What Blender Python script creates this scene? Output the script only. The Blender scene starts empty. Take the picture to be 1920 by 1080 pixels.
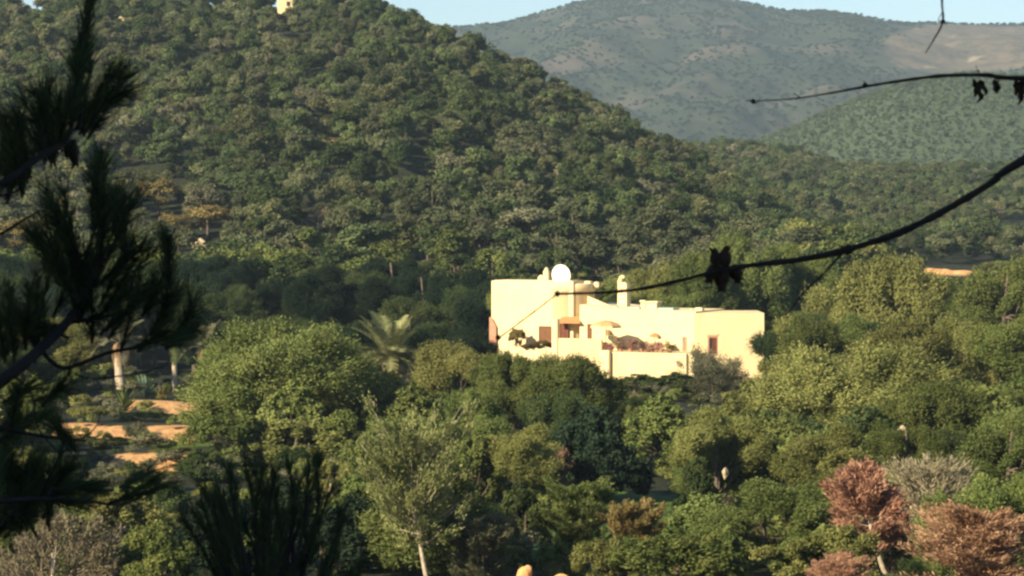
import bpy, math
import numpy as np
from mathutils import Vector, Matrix

# ------------------------------------------------------------------ camera, sky, sun, exposure
scene = bpy.context.scene
COL = scene.collection
K = 0.194 / 960.0                      # tangent per photograph pixel
PITCH = math.radians(1.62)
CAM = np.array([0.0, 0.0, 20.0])
cam_d = bpy.data.cameras.new('camera')
cam = bpy.data.objects.new('camera', cam_d); COL.objects.link(cam)
cam.location = CAM
cam.rotation_euler = (math.radians(90) - PITCH, 0, 0)
cam_d.angle = 2 * math.atan(0.194)
cam_d.clip_start = 0.1; cam_d.clip_end = 20000
scene.camera = cam
cam_d.dof.use_dof = True; cam_d.dof.focus_distance = 260.0; cam_d.dof.aperture_fstop = 19.0

SUN_EL, SUN_AZ = math.radians(28), math.radians(229)     # azimuth clockwise from +Y
world = bpy.data.worlds.new('World'); scene.world = world; world.use_nodes = True
wn = world.node_tree.nodes; wl = world.node_tree.links
bg = wn.get('Background')
sky = wn.new('ShaderNodeTexSky'); sky.sky_type = 'NISHITA'; sky.sun_disc = False
sky.sun_elevation = SUN_EL; sky.sun_rotation = SUN_AZ; sky.air_density = 1.0; sky.dust_density = 0.2; sky.ozone_density = 3.5
wl.new(sky.outputs[0], bg.inputs[0]); bg.inputs[1].default_value = 0.064
sun_d = bpy.data.lights.new('sun', 'SUN'); sun_d.energy = 5.0; sun_d.angle = math.radians(0.5); sun_d.color = (1.0, 0.86, 0.60)
sun = bpy.data.objects.new('sun', sun_d); COL.objects.link(sun)
sdir = Vector((math.sin(SUN_AZ) * math.cos(SUN_EL), math.cos(SUN_AZ) * math.cos(SUN_EL), math.sin(SUN_EL)))
sun.rotation_euler = sdir.to_track_quat('Z', 'Y').to_euler(); sun.location = (-60, -60, 90)
scene.view_settings.view_transform = 'Standard'; scene.view_settings.look = 'None'
scene.view_settings.exposure = 1.25; scene.view_settings.gamma = 1.0
scene.render.film_transparent = False
scene.cycles.filter_width = 2.5
scene.cycles.max_bounces = 5; scene.cycles.diffuse_bounces = 3; scene.cycles.transmission_bounces = 3
scene.cycles.volume_bounces = 0
scene.cycles.sample_clamp_indirect = 4.0

# ------------------------------------------------------------------ helpers
def ray(px, py):
    u = (px - 960) * K; v = -(py - 540) * K
    return np.array([u, math.cos(PITCH) + v * math.sin(PITCH), -math.sin(PITCH) + v * math.cos(PITCH)])
def P(px, py, Y):
    d = ray(px, py); return CAM + d * (Y / d[1])
def PX(px, Y): return (px - 960) * K * Y
def ZY(py, Y): return P(960, py, Y)[2]

def link(o, parent=None):
    COL.objects.link(o)
    if parent is not None: o.parent = parent
    return o
def tag(o, label=None, cat=None, group=None, kind=None):
    if label: o['label'] = label
    if cat: o['category'] = cat
    if group: o['group'] = group
    if kind: o['kind'] = kind
    return o
def empty(name, loc, rz=0.0):
    o = bpy.data.objects.new(name, None); COL.objects.link(o); o.location = loc; o.rotation_euler = (0, 0, rz)
    o.empty_display_size = 0.3
    return o

def quads(name, V, F, mats=(), face_attr=None, smooth=False, mat_idx=None):
    me = bpy.data.meshes.new(name)
    V = np.asarray(V, dtype=np.float32); F = np.asarray(F, dtype=np.int32)
    n = F.shape[1]; m = F.shape[0]
    me.vertices.add(len(V)); me.vertices.foreach_set('co', V.ravel())
    me.loops.add(n * m); me.loops.foreach_set('vertex_index', F.ravel())
    me.polygons.add(m); me.polygons.foreach_set('loop_start', np.arange(0, n * m, n, dtype=np.int32))
    if mat_idx is not None: me.polygons.foreach_set('material_index', np.asarray(mat_idx, dtype=np.int32))
    me.polygons.foreach_set('use_smooth', np.full(m, smooth))
    me.update(calc_edges=True)
    for mt in mats: me.materials.append(mt)
    if face_attr is not None:
        for k, v in face_attr.items():
            dom = 'FACE' if len(v) == m else 'POINT'
            a = me.attributes.new(k, 'FLOAT', dom); a.data.foreach_set('value', np.asarray(v, dtype=np.float32))
    return me

class MB:
    """collects shapes, builds ONE mesh object"""
    def __init__(s): s.v = []; s.f = []
    def add(s, vs, fs):
        b = len(s.v); s.v += [tuple(map(float, p)) for p in vs]; s.f += [tuple(i + b for i in f) for f in fs]; return s
    def box(s, x0, x1, y0, y1, z0, z1, bev=0.0):
        if bev <= 0:
            vs = [(x0,y0,z0),(x1,y0,z0),(x1,y1,z0),(x0,y1,z0),(x0,y0,z1),(x1,y0,z1),(x1,y1,z1),(x0,y1,z1)]
            return s.add(vs, [(3,2,1,0),(4,5,6,7),(0,1,5,4),(1,2,6,5),(2,3,7,6),(3,0,4,7)])
        b = bev
        ring = lambda i, z: [(x0+i+b,y0+i,z),(x1-i-b,y0+i,z),(x1-i,y0+i+b,z),(x1-i,y1-i-b,z),(x1-i-b,y1-i,z),(x0+i+b,y1-i,z),(x0+i,y1-i-b,z),(x0+i,y0+i+b,z)]
        vs = ring(0, z0) + ring(0, z1 - b) + ring(b * .6, z1)
        fs = [tuple(range(7, -1, -1)), tuple(range(16, 24))]
        for r in (0, 8):
            for i in range(8): fs.append((r + i, r + (i + 1) % 8, r + 8 + (i + 1) % 8, r + 8 + i))
        return s.add(vs, fs)
    def prism(s, prof, y0, y1):                       # profile in (x,z) extruded along y
        n = len(prof)
        vs = [(x, y0, z) for x, z in prof] + [(x, y1, z) for x, z in prof]
        fs = [tuple(range(n)), tuple(range(2 * n - 1, n - 1, -1))]
        for i in range(n): fs.append((i, n + i, n + (i + 1) % n, (i + 1) % n))
        return s.add(vs, fs)
    def tube(s, pts, rad, n=7, cap=True):
        pts = [np.asarray(p, float) for p in pts]
        if np.isscalar(rad): rad = [rad] * len(pts)
        up = np.array([0.13, 0.31, 0.94]); vs = []; fs = []; m = len(pts)
        for i, p in enumerate(pts):
            t = pts[min(i + 1, m - 1)] - pts[max(i - 1, 0)]; t = t / (np.linalg.norm(t) + 1e-9)
            a = np.cross(t, up); la = np.linalg.norm(a)
            if la < 1e-3: a = np.cross(t, [1, 0, 0]); la = np.linalg.norm(a)
            a /= la; b = np.cross(t, a)
            for k in range(n):
                w = 2 * math.pi * k / n
                vs.append(p + rad[i] * (math.cos(w) * a + math.sin(w) * b))
        for i in range(m - 1):
            for k in range(n): fs.append((i*n+k, i*n+(k+1)%n, (i+1)*n+(k+1)%n, (i+1)*n+k))
        if cap: fs += [tuple(range(n - 1, -1, -1)), tuple(range((m-1)*n, m*n))]
        return s.add(vs, fs)
    def lathe(s, prof, n=24, c=(0, 0, 0), arc=2*math.pi, a0=0.0):
        full = abs(arc - 2*math.pi) < 1e-6; cnt = n if full else n + 1; vs = []; fs = []; m = len(prof)
        for r, z in prof:
            for k in range(cnt):
                w = a0 + arc * k / n; vs.append((c[0] + r*math.cos(w), c[1] + r*math.sin(w), c[2] + z))
        for i in range(m - 1):
            for k in range(n):
                k2 = (k + 1) % cnt; fs.append((i*cnt+k, i*cnt+k2, (i+1)*cnt+k2, (i+1)*cnt+k))
        return s.add(vs, fs)
    def build(s, name, mat, parent=None, smooth=False):
        me = bpy.data.meshes.new(name); me.from_pydata(s.v, [], s.f); me.update()
        if mat: me.materials.append(mat)
        if smooth:
            for p in me.polygons: p.use_smooth = True
        return link(bpy.data.objects.new(name, me), parent)

# ---- smooth pseudo noise for terrain
def nz(x, y, s, seed):
    r = np.random.default_rng(seed); out = 0.0
    for i in range(7):
        a = r.uniform(0, 2*math.pi); f = r.uniform(.6, 1.7) / s * 2 * math.pi; ph = r.uniform(0, 6.28)
        out = out + np.sin((x*math.cos(a) + y*math.sin(a)) * f + ph)
    return out / 7 * 1.6
def sstep(t): t = np.clip(t, 0, 1); return t * t * (3 - 2 * t)

# ------------------------------------------------------------------ materials
def newmat(name):
    m = bpy.data.materials.new(name); m.use_nodes = True
    nt = m.node_tree; b = nt.nodes.get('Principled BSDF'); b.inputs['Roughness'].default_value = 0.85
    b.inputs['Specular IOR Level'].default_value = 0.2
    return m, nt, b
def N(nt, t, **kw):
    n = nt.nodes.new(t)
    for k, v in kw.items(): setattr(n, k, v)
    return n
def mixc(nt, fac, a, b, blend='MIX'):
    n = N(nt, 'ShaderNodeMix', data_type='RGBA', blend_type=blend)
    for sock, val in ((0, fac), (6, a), (7, b)):
        if hasattr(val, 'links') or hasattr(val, 'is_linked'): nt.links.new(val, n.inputs[sock])
        else: n.inputs[sock].default_value = val if sock == 0 else (*val, 1)
    return n.outputs[2]
def noise(nt, scale, detail=4, rough=.6, coord=None):
    n = N(nt, 'ShaderNodeTexNoise'); n.inputs['Scale'].default_value = scale; n.inputs['Detail'].default_value = detail
    n.inputs['Roughness'].default_value = rough
    if coord is not None: nt.links.new(coord, n.inputs['Vector'])
    return n.outputs[0]
def ramp(nt, fac, lo, hi):
    n = N(nt, 'ShaderNodeMapRange'); n.inputs[1].default_value = lo; n.inputs[2].default_value = hi
    nt.links.new(fac, n.inputs[0]); return n.outputs[0]
def pos(nt): return N(nt, 'ShaderNodeNewGeometry').outputs['Position']
def attr(nt, name): return N(nt, 'ShaderNodeAttribute', attribute_name=name).outputs['Fac']

def simple(name, c, c2=None, scale=3.0, rough=.85, bump=0.0):
    m, nt, b = newmat(name); b.inputs['Roughness'].default_value = rough
    co = N(nt, 'ShaderNodeTexCoord').outputs['Object']
    c2 = c2 or tuple(min(1, x * .8) for x in c)
    f = ramp(nt, noise(nt, scale, 5, .65, co), .35, .68)
    nt.links.new(mixc(nt, f, c, c2), b.inputs['Base Color'])
    if bump:
        bp = N(nt, 'ShaderNodeBump'); bp.inputs['Strength'].default_value = bump; bp.inputs['Distance'].default_value = .05
        nt.links.new(noise(nt, scale * 6, 5, .7, co), bp.inputs['Height']); nt.links.new(bp.outputs[0], b.inputs['Normal'])
    return m

def plaster(name, c, c2):
    m = simple(name, c, c2, .35, .9, .08); nt = m.node_tree; b = nt.nodes.get('Principled BSDF')
    tc = N(nt, 'ShaderNodeTexCoord').outputs['Object']; mp = N(nt, 'ShaderNodeMapping'); mp.inputs['Scale'].default_value = (1.6, 1.6, .22); nt.links.new(tc, mp.inputs[0])
    f = ramp(nt, noise(nt, 1.0, 6, .7, mp.outputs[0]), .50, .72); f2 = ramp(nt, noise(nt, 5.0, 5, .7, tc), .55, .75)
    old = b.inputs['Base Color'].links[0].from_socket
    st = tuple(x * .74 for x in c); col = mixc(nt, f, old, st); col = mixc(nt, f2, col, tuple(x * .86 for x in c))
    nt.links.new(col, b.inputs['Base Color']); return m
def foliage(name, ca, cb, trans=.3, vary=.28):
    m = bpy.data.materials.new(name); m.use_nodes = True; nt = m.node_tree; nt.nodes.clear()
    out = N(nt, 'ShaderNodeOutputMaterial')
    oi = N(nt, 'ShaderNodeObjectInfo')
    col = mixc(nt, attr(nt, 'tint'), ca, cb)
    hs = N(nt, 'ShaderNodeHueSaturation')
    mr = N(nt, 'ShaderNodeMapRange'); mr.inputs[3].default_value = 1 - vary; mr.inputs[4].default_value = 1 + vary
    nt.links.new(oi.outputs['Random'], mr.inputs[0]); nt.links.new(mr.outputs[0], hs.inputs['Value'])
    m2 = N(nt, 'ShaderNodeMath', operation='MULTIPLY'); m2.inputs[1].default_value = 7.31
    m3 = N(nt, 'ShaderNodeMath', operation='FRACT'); nt.links.new(oi.outputs['Random'], m2.inputs[0]); nt.links.new(m2.outputs[0], m3.inputs[0])
    mh = N(nt, 'ShaderNodeMapRange'); mh.inputs[3].default_value = .484; mh.inputs[4].default_value = .502
    nt.links.new(m3.outputs[0], mh.inputs[0]); nt.links.new(mh.outputs[0], hs.inputs['Hue'])
    nt.links.new(col, hs.inputs['Color'])
    d = N(nt, 'ShaderNodeBsdfDiffuse'); t = N(nt, 'ShaderNodeBsdfTranslucent'); mx = N(nt, 'ShaderNodeMixShader')
    mx.inputs[0].default_value = trans
    nt.links.new(hs.outputs[0], d.inputs[0]); nt.links.new(hs.outputs[0], t.inputs[0])
    nt.links.new(d.outputs[0], mx.inputs[1]); nt.links.new(t.outputs[0], mx.inputs[2]); nt.links.new(mx.outputs[0], out.inputs[0])
    return m

M = {
 'olive':  foliage('pine_olive', (.100,.112,.036), (.235,.240,.080)),
 'green':  foliage('pine_green', (.070,.102,.030), (.190,.220,.068)),
 'bright': foliage('bright_green', (.078,.108,.032), (.190,.225,.074)),
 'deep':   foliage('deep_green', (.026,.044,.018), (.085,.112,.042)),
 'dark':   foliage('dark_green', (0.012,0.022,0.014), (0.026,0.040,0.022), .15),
 'greyol': foliage('grey_olive', (0.094,0.100,0.056), (0.200,0.194,0.119)),
 'tan':    foliage('tan_twig', (0.150,0.130,0.080), (0.290,0.250,0.160), .15),
 'ochre':  foliage('ochre_leaf', (.130,.108,.036), (.240,.195,.075)),
 'red':    foliage('dead_needle', (.235,.130,.074), (.430,.270,.165), .2, .12),
 'brown':  foliage('brown_twig', (0.138,0.088,0.056), (0.250,0.163,0.106), .15),
 'pink':   foliage('pink_flower', (0.230,0.110,0.080), (0.400,0.210,0.160), .2),
 'hill':   foliage('hill_pine', (.056,.071,.037), (.140,.152,.078), .25, .34),
 'far':    foliage('far_scrub', (.060,.084,.040), (.105,.130,.060), .2, .35),
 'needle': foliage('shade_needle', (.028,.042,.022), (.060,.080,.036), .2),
 'pale':   foliage('pale_pine',  (.100,.120,.044), (.240,.255,.105)),
 'farmt':  foliage('mountain_scrub', (.027,.042,.022), (.052,.068,.036), .2, .3),
 'hillol': foliage('hill_olive', (.076,.086,.040), (.168,.172,.080)),
 'hillgr': foliage('hill_green', (.050,.076,.032), (.126,.158,.066)),
 'palm':   foliage('palm_frond', (0.150,0.169,0.069), (0.300,0.306,0.150), .3, .15),
 'palmdry':foliage('dry_frond', (0.250,0.163,0.088), (0.413,0.288,0.163), .2, .15),
 'agave':  foliage('agave_leaf', (0.106,0.163,0.119), (0.200,0.269,0.188), .1, .1),
 'bark':   simple('bark', (.15,.11,.085), (.07,.055,.045), 4, .95, .4),
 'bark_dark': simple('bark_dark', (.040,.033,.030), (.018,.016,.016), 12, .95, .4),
 'bark_pale': simple('bark_pale', (.46,.39,.29), (.28,.22,.16), 3, .95, .4),
 'cone':   simple('cone_scale', (.055,.035,.022), (.025,.017,.012), 30, .8, .4),
 'cream':  plaster('cream_render', (.72,.56,.32), (.65,.49,.27)),
 'cream2': plaster('peach_render', (.68,.51,.29), (.58,.43,.24)),
 'white':  plaster('white_render', (.73,.59,.335), (.66,.52,.29)),
 'wood':   simple('brown_wood', (.19,.085,.038), (.12,.05,.022), 6, .6),
 'redwood':simple('red_shutter', (.15,.045,.022), (.09,.025,.014), 6, .6),
 'tile':   simple('roof_tile', (.48,.24,.10), (.36,.17,.07), 5, .85, .3),
 'canvas': simple('tan_canvas', (.52,.32,.15), (.45,.27,.12), 3, .9),
 'terracotta': simple('terracotta_plaster', (.46,.24,.15), (.36,.18,.11), 3, .9),
 'stone':  simple('pale_stone', (.46,.37,.23), (.26,.20,.13), 1.2, .95, .6),
 'orange_rock': simple('orange_rock', (.60,.34,.15), (.45,.24,.10), 1.2, .95, .6),
 'drystone': simple('dry_stone', (.42,.33,.26), (.24,.18,.14), 2.2, .95, .8),
 'dark':  None,
}
M['dark_shade'] = foliage('dark_shade_leaf', (0.012,0.022,0.014), (0.026,0.040,0.022), .15)  # near-black leaf colour, stands in for shade in the hollow and gaps
m, nt, b = newmat('dish_paint'); b.inputs['Base Color'].default_value = (.82,.80,.72,1); b.inputs['Roughness'].default_value = .4; M['dish'] = m
m, nt, b = newmat('grey_metal'); b.inputs['Base Color'].default_value = (.35,.36,.36,1); b.inputs['Metallic'].default_value = .6; b.inputs['Roughness'].default_value = .45; M['metal'] = m
m, nt, b = newmat('panel_glass'); b.inputs['Base Color'].default_value = (.30,.38,.36,1); b.inputs['Roughness'].default_value = .15; b.inputs['Specular IOR Level'].default_value = .6; M['panel'] = m
m, nt, b = newmat('window_glass'); b.inputs['Base Color'].default_value = (.03,.03,.03,1); b.inputs['Roughness'].default_value = .1; b.inputs['Specular IOR Level'].default_value = .6; M['glass'] = m

# ------------------------------------------------------------------ terrain
def smooth_interp(v, xs, ys, w):
    return (np.interp(v - w, xs, ys) + np.interp(v - w/2, xs, ys) + np.interp(v, xs, ys) + np.interp(v + w/2, xs, ys) + np.interp(v + w, xs, ys)) / 5
BY = [-80, -5, 3, 10, 25, 50, 80, 100, 130, 165, 200, 240, 300, 350, 420, 480, 600, 900, 1500, 2500, 9000]
BZ = [26, 18.7, 17.9, 16, 12.5, 8.6, 6.2, 5.0, 4.3, 4.6, 5.5, 5.3, 6.6, 8.6, 10.2, 11, 11, 13, 12, 20, 20]
# left hill: crest by bearing (photo column), crest distance, ground row at the crest
HP = np.array([-700, 0, 350, 700, 745, 830, 1000, 1250, 1400, 1560, 1700, 2600]); HA = (HP - 960) * K
HY = np.array([650, 640, 640, 640, 635, 625, 610, 590, 560, 530, 510, 510.0])
HR = np.array([62, 54, 48, 48, 62, 98, 184, 312, 402, 492, 530, 545.0])
HZ = 20 + (400 - HR) * K * HY
# right hand wood: crest
WP = np.array([900, 1150, 1270, 1330, 1420, 1500, 1570, 1700, 1920, 2600]); WA = (WP - 960) * K
WR = np.array([330, 310, 298, 294, 294, 310, 332, 336, 338, 336.0]); WY = 960.0
WZ = 20 + (400 - WR) * K * WY
def G(x, y):
    x = np.asarray(x, float); y = np.asarray(y, float)
    w = np.clip(np.abs(y) * .06, 1.5, 30)
    z = smooth_interp(y, BY, BZ, w)
    mid = sstep((y - 90) / 60) * sstep((330 - y) / 60)
    z = z + mid * np.clip(-.035 * x, -1.0, 1.4) + mid * .35 * nz(x, y, 38, 3)
    tm = sstep((y - 146) / 6) * sstep((212 - y) / 8) * sstep((-15 - x) / 4)
    st = sum(.8 * sstep((y - yk - .8 * np.sin(x * .35 + yk)) / 1.6) for yk in (154, 169, 189))
    z = z + tm * (st - 2.4 * np.clip((y - 148) / 50, 0, 1))
    a = x / np.maximum(y, 60.0)
    yr = np.interp(a, HA, HY); zc = smooth_interp(a, HA, HZ, .006)
    t = (y - 325) / (yr - 325)
    s = np.where(t < 1, np.clip(t, 0, 1) ** 1.15 * (1 - .18 * np.clip(t, 0, 1) ** 6) / .82, 1 - (t - 1) * 1.3)
    s = np.where(t < 1, np.minimum(s, 1.0), np.clip(s, -.1, 1))
    hh = np.maximum(zc - z, 0) * np.clip(s, 0, 1)
    z = z + hh + sstep((y - 340) / 80) * sstep(hh / 8) * (2.0 * nz(x, y, 60, 5) + .9 * nz(x, y, 22, 6)) * .8
    zw = smooth_interp(a, WA, WZ, .006)
    tw = np.clip((y - 470) / (WY - 470), 0, 1); back = np.clip((y - WY) / 200, 0, 1)
    hw = np.maximum(zw - 12, 0) * sstep(tw) * (1 - sstep(back)) * sstep((a + .01) / .05)
    z = np.maximum(z, 11 * (y > 440) + hw + (1.2 * nz(x, y, 90, 8)) * sstep(tw * 3))
    return z
EP = np.array([1000, 1250, 1350, 1440, 1520, 1600, 1700, 1790, 1920, 2300, 2800]); EA = (EP - 960) * K
ER = np.array([420, 330, 296, 260, 226, 192, 160, 148, 152, 200, 300.0]); EY = 1750.0; EZ = 20 + (400 - ER) * K * EY
def GE(x, y):
    a = x / np.maximum(y, 60.0); zc = smooth_interp(a, EA, EZ, .006)
    t = (y - 1080) / (EY - 1080); s = np.where(t < 1, np.sin(np.clip(t, 0, 1) * math.pi / 2) ** 1.2, 1 - .5 * (t - 1) ** 1.2)
    return np.maximum(zc, 0) * s + (1 - np.clip(t, 0, 1)) * (-6) + 2.0 * nz(x, y, 220, 11) + 1.0 * nz(x, y, 70, 12)
MP = np.array([-900, 300, 600, 830, 900, 960, 1040, 1080, 1150, 1300, 1390, 1440, 1480, 1540, 1600, 1660, 1700, 1760, 1800, 1920, 2600, 3200]); MA = (MP - 960) * K
MR = np.array([120, 90, 60, 58, 54, 40, 18, 5, -4, -6, 3, 17, 22, 20, 28, 41, 46, 43, 47, 47, 60, 120.0]); MY = 3600.0; MZ = 20 + (400 - MR) * K * MY
def GM(x, y):
    a = x / np.maximum(y, 60.0); zc = smooth_interp(a, MA, MZ, .004)
    t = (y - 2000) / (MY - 2000); tt = np.clip(t, 0, 1)
    gul = np.abs(nz(x, y * .35, 330, 21)) * 26 + nz(x, y, 180, 22) * 13 + nz(x, y, 70, 23) * 5
    s = np.where(t < 1, .55 * tt + .45 * sstep(tt), 1 - .6 * np.clip(t - 1, 0, 2))
    return -12 + (zc + 12) * s + gul * np.sin(tt * math.pi) * np.where(t < 1, 1, 0) + np.where(t < 1, 0, 0)

def photo_rc(x, y, z):                                   # where a world point falls in the photograph
    dx, dy, dz = x - CAM[0], y - CAM[1], z - CAM[2]
    f = dy * math.cos(PITCH) - dz * math.sin(PITCH); u = dy * math.sin(PITCH) + dz * math.cos(PITCH)
    return 960 + dx / f / K, 540 - u / f / K

def hit(px, py, y0=90.0):                                # distance at which a sight line meets the ground
    d = ray(px, py); Y = np.arange(y0, 1000, .5); t = Y / d[1]; g = G(CAM[0] + d[0] * t, Y); b = np.nonzero(CAM[2] + d[2] * t <= g)[0]
    return float(Y[b[0]]) if len(b) else 620.0
def sheet(name, ys, ns, fn, halfw, mats, attrs=None):
    s = np.linspace(-1, 1, ns); Y, S = np.meshgrid(ys, s, indexing='ij')
    X = S * halfw(Y); Z = fn(X, Y); ny = len(ys)
    idx = np.arange(ny * ns).reshape(ny, ns)
    F = np.stack([idx[:-1, :-1], idx[:-1, 1:], idx[1:, 1:], idx[1:, :-1]], -1).reshape(-1, 4)
    V = np.stack([X, Y, Z], -1).reshape(-1, 3)
    A = {k: f(V[:, 0], V[:, 1], V[:, 2]) for k, f in (attrs or {}).items()}
    o = link(bpy.data.objects.new(name, quads(name, V, F, mats, A, True)))
    o['kind'] = 'structure'; return o

def blob(x, y, cx, cy, rx, ry): return np.clip(1.6 - 1.6 * np.sqrt(((x - cx) / rx) ** 2 + ((y - cy) / ry) ** 2), 0, 1)
def earth_mask(x, y, z):
    m = 0 * x
    for (px, Y, rx, ry) in ((325, 190, 3.0, 4), (325, 170, 2.6, 3.5), (275, 155, 3.6, 3.5), (195, 168, 2.2, 4), (130, 170, 2.6, 4), (245, 188, 2.6, 4), (1780, 425, 12, 8), (1930, 600, 22, 70), (1045, 103, 2.5, 3), (620, 135, 3, 4), (1545, 128, 2.5, 4), (600, 440, 8, 10)):
        m = np.maximum(m, blob(x, y, PX(px, Y), Y, rx, ry))
    return np.clip(m, 0, 1)
def lawn_mask(x, y, z):
    m = 0 * x
    for (px, Y, rx, ry) in ((1260, 130, 5, 12), (985, 126, 5, 12), (1180, 145, 5, 7), (340, 165, 3, 3), (1100, 125, 6, 6)):
        m = np.maximum(m, blob(x, y, PX(px, Y), Y, rx, ry))
    return np.clip(m, 0, 1)
m, nt, b = newmat('ground_soil'); p = pos(nt)
n1 = ramp(nt, noise(nt, .12, 6, .65, p), .38, .62); n2 = ramp(nt, noise(nt, 1.3, 6, .7, p), .35, .65)
base = mixc(nt, n1, (.040,.036,.020), (.022,.030,.013)); base = mixc(nt, n2, base, (.014,.018,.010))
er = mixc(nt, n2, (.54,.31,.135), (.33,.185,.085)); gr = mixc(nt, n2, (.095,.150,.024), (.045,.085,.016))
def brk(nm):
    mm = N(nt, 'ShaderNodeMath', operation='MULTIPLY_ADD'); nt.links.new(noise(nt, .42, 7, .78, p), mm.inputs[0]); mm.inputs[1].default_value = 2.0
    s_ = N(nt, 'ShaderNodeMath', operation='SUBTRACT'); nt.links.new(attr(nt, nm), s_.inputs[0]); s_.inputs[1].default_value = 1.28
    nt.links.new(s_.outputs[0], mm.inputs[2]); return ramp(nt, mm.outputs[0], .02, .2)
base = mixc(nt, brk('lawn'), base, gr); base = mixc(nt, brk('earth'), base, er)
nt.links.new(base, b.inputs['Base Color'])
bp = N(nt, 'ShaderNodeBump'); bp.inputs['Strength'].default_value = .7; bp.inputs['Distance'].default_value = .3
nt.links.new(noise(nt, 1.1, 6, .7, p), bp.inputs['Height']); nt.links.new(bp.outputs[0], b.inputs['Normal'])
MG = m
ys = np.concatenate([np.arange(-80, 60, 4), np.arange(60, 320, 1.3), np.arange(320, 700, 5), np.arange(700, 1300, 14), np.linspace(1300, 9000, 40)])
sheet('ground', ys, 260, G, lambda Y: 45 + .42 * np.maximum(Y, 0), [MG], {'earth': earth_mask, 'lawn': lawn_mask})

def bare_mask(x, y, z):
    px, py = photo_rc(x, y, z); return np.clip(blob(px, py, 1790, 92, 190, 62) * 1.5 + blob(px, py, 2050, 90, 260, 60) * 1.3 + .3 * blob(px, py, 1180, 60, 130, 70) + .3 * blob(px, py, 1540, 85, 130, 30), 0, 1)
m, nt, b = newmat('mountain_scrub'); p = pos(nt)
n1 = ramp(nt, noise(nt, .004, 7, .68, p), .43, .57); n2 = ramp(nt, noise(nt, .03, 7, .72, p), .36, .64); n3 = ramp(nt, noise(nt, .009, 5, .6, p), .52, .66)
base = mixc(nt, n1, (.018,.034,.018), (.056,.053,.034)); n4 = ramp(nt, noise(nt, .09, 6, .75, p), .40, .60); base = mixc(nt, n2, base, (.028,.036,.022)); base = mixc(nt, n4, base, (.020,.028,.016))
base = mixc(nt, n3, base, (.080,.064,.050))
bare = mixc(nt, n2, (.155,.115,.082), (.085,.070,.050)); bare = mixc(nt, ramp(nt, noise(nt, .055, 7, .75, p), .48, .62), bare, (.055,.052,.036)); bare = mixc(nt, ramp(nt, noise(nt, .018, 5, .7, p), .60, .68), bare, (.26,.21,.15))
mm = N(nt, 'ShaderNodeMath', operation='MULTIPLY_ADD'); nt.links.new(noise(nt, .012, 6, .7, p), mm.inputs[0]); mm.inputs[1].default_value = 1.7
s_ = N(nt, 'ShaderNodeMath', operation='SUBTRACT'); nt.links.new(attr(nt, 'bare'), s_.inputs[0]); s_.inputs[1].default_value = 1.35
nt.links.new(s_.outputs[0], mm.inputs[2]); base = mixc(nt, ramp(nt, mm.outputs[0], 0, .25), base, bare)
nt.links.new(base, b.inputs['Base Color'])
bp = N(nt, 'ShaderNodeBump'); bp.inputs['Strength'].default_value = .8; bp.inputs['Distance'].default_value = 6
nt.links.new(noise(nt, .035, 7, .7, p), bp.inputs['Height']); nt.links.new(bp.outputs[0], b.inputs['Normal'])
sheet('mountain', np.linspace(1980, 4600, 230), 260, GM, lambda Y: .34 * Y, [m], {'bare': bare_mask})
m, nt, b = newmat('green_hill_cover'); p = pos(nt)
n1 = ramp(nt, noise(nt, .012, 6, .65, p), .38, .62); n2 = ramp(nt, noise(nt, .11, 6, .7, p), .36, .62)
base = mixc(nt, n1, (.056,.078,.036), (.070,.088,.040)); base = mixc(nt, n2, base, (.050,.070,.033))
nt.links.new(base, b.inputs['Base Color'])
sheet('green_hill', np.linspace(1080, 2500, 150), 180, GE, lambda Y: .36 * Y, [m])

# ------------------------------------------------------------------ foliage builders
def unit(a): return a / (np.linalg.norm(a, axis=-1, keepdims=True) + 1e-9)
def leaves(rng, C, R, n, L, W, axis=None, align=0.0, outw=.8, lo=.5, tint=None, cc=None):
    """leaf cards spread through ellipsoid clumps: C (k,3) centres, R (k,3) radii"""
    k = len(C); d = unit(rng.normal(size=(k, n, 3))); r = rng.uniform(lo, 1.08, (k, n, 1))
    if axis is None:
        p = C[:, None] + d * r * R[:, None]
        ax = unit(rng.normal(size=(k, n, 3)))
    else:                                              # elongated tufts along an axis
        A = unit(axis)[:, None]; q = d * r
        al = (q * A).sum(-1, keepdims=True)
        p = C[:, None] + (q - al * A) * R[:, None, :1] + A * al * R[:, None, 2:3]
        ax = unit(A * align + (q - al * A) * .35 * align + rng.normal(size=(k, n, 3)) * (1 - align))
    if cc is not None: d = unit(d * .6 + unit(p - np.asarray(cc)) * .75)
    nr = unit(d * outw + rng.normal(size=(k, n, 3)) * (1.05 - outw) + np.array([0, 0, .25]))
    sd = unit(np.cross(ax, nr)); ax = unit(ax)
    l = L * rng.uniform(.6, 1.35, (k, n, 1)); w = W * rng.uniform(.6, 1.35, (k, n, 1))
    V = np.stack([p - ax * l / 2, p + sd * w / 2, p + ax * l / 2, p - sd * w / 2], 2).reshape(-1, 3)
    F = np.arange(len(V)).reshape(-1, 4)
    if tint is None: tint = rng.uniform(0, 1, k)
    T = np.clip(tint[:, None] + rng.normal(0, .16, (k, n)), 0, 1).reshape(-1)
    return V, F, T
def join(parts):
    Vs, Fs, Ts, b = [], [], [], 0
    for V, F, T in parts: Vs.append(V); Fs.append(F + b); Ts.append(T); b += len(V)
    return np.concatenate(Vs), np.concatenate(Fs), np.concatenate(Ts)

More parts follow.
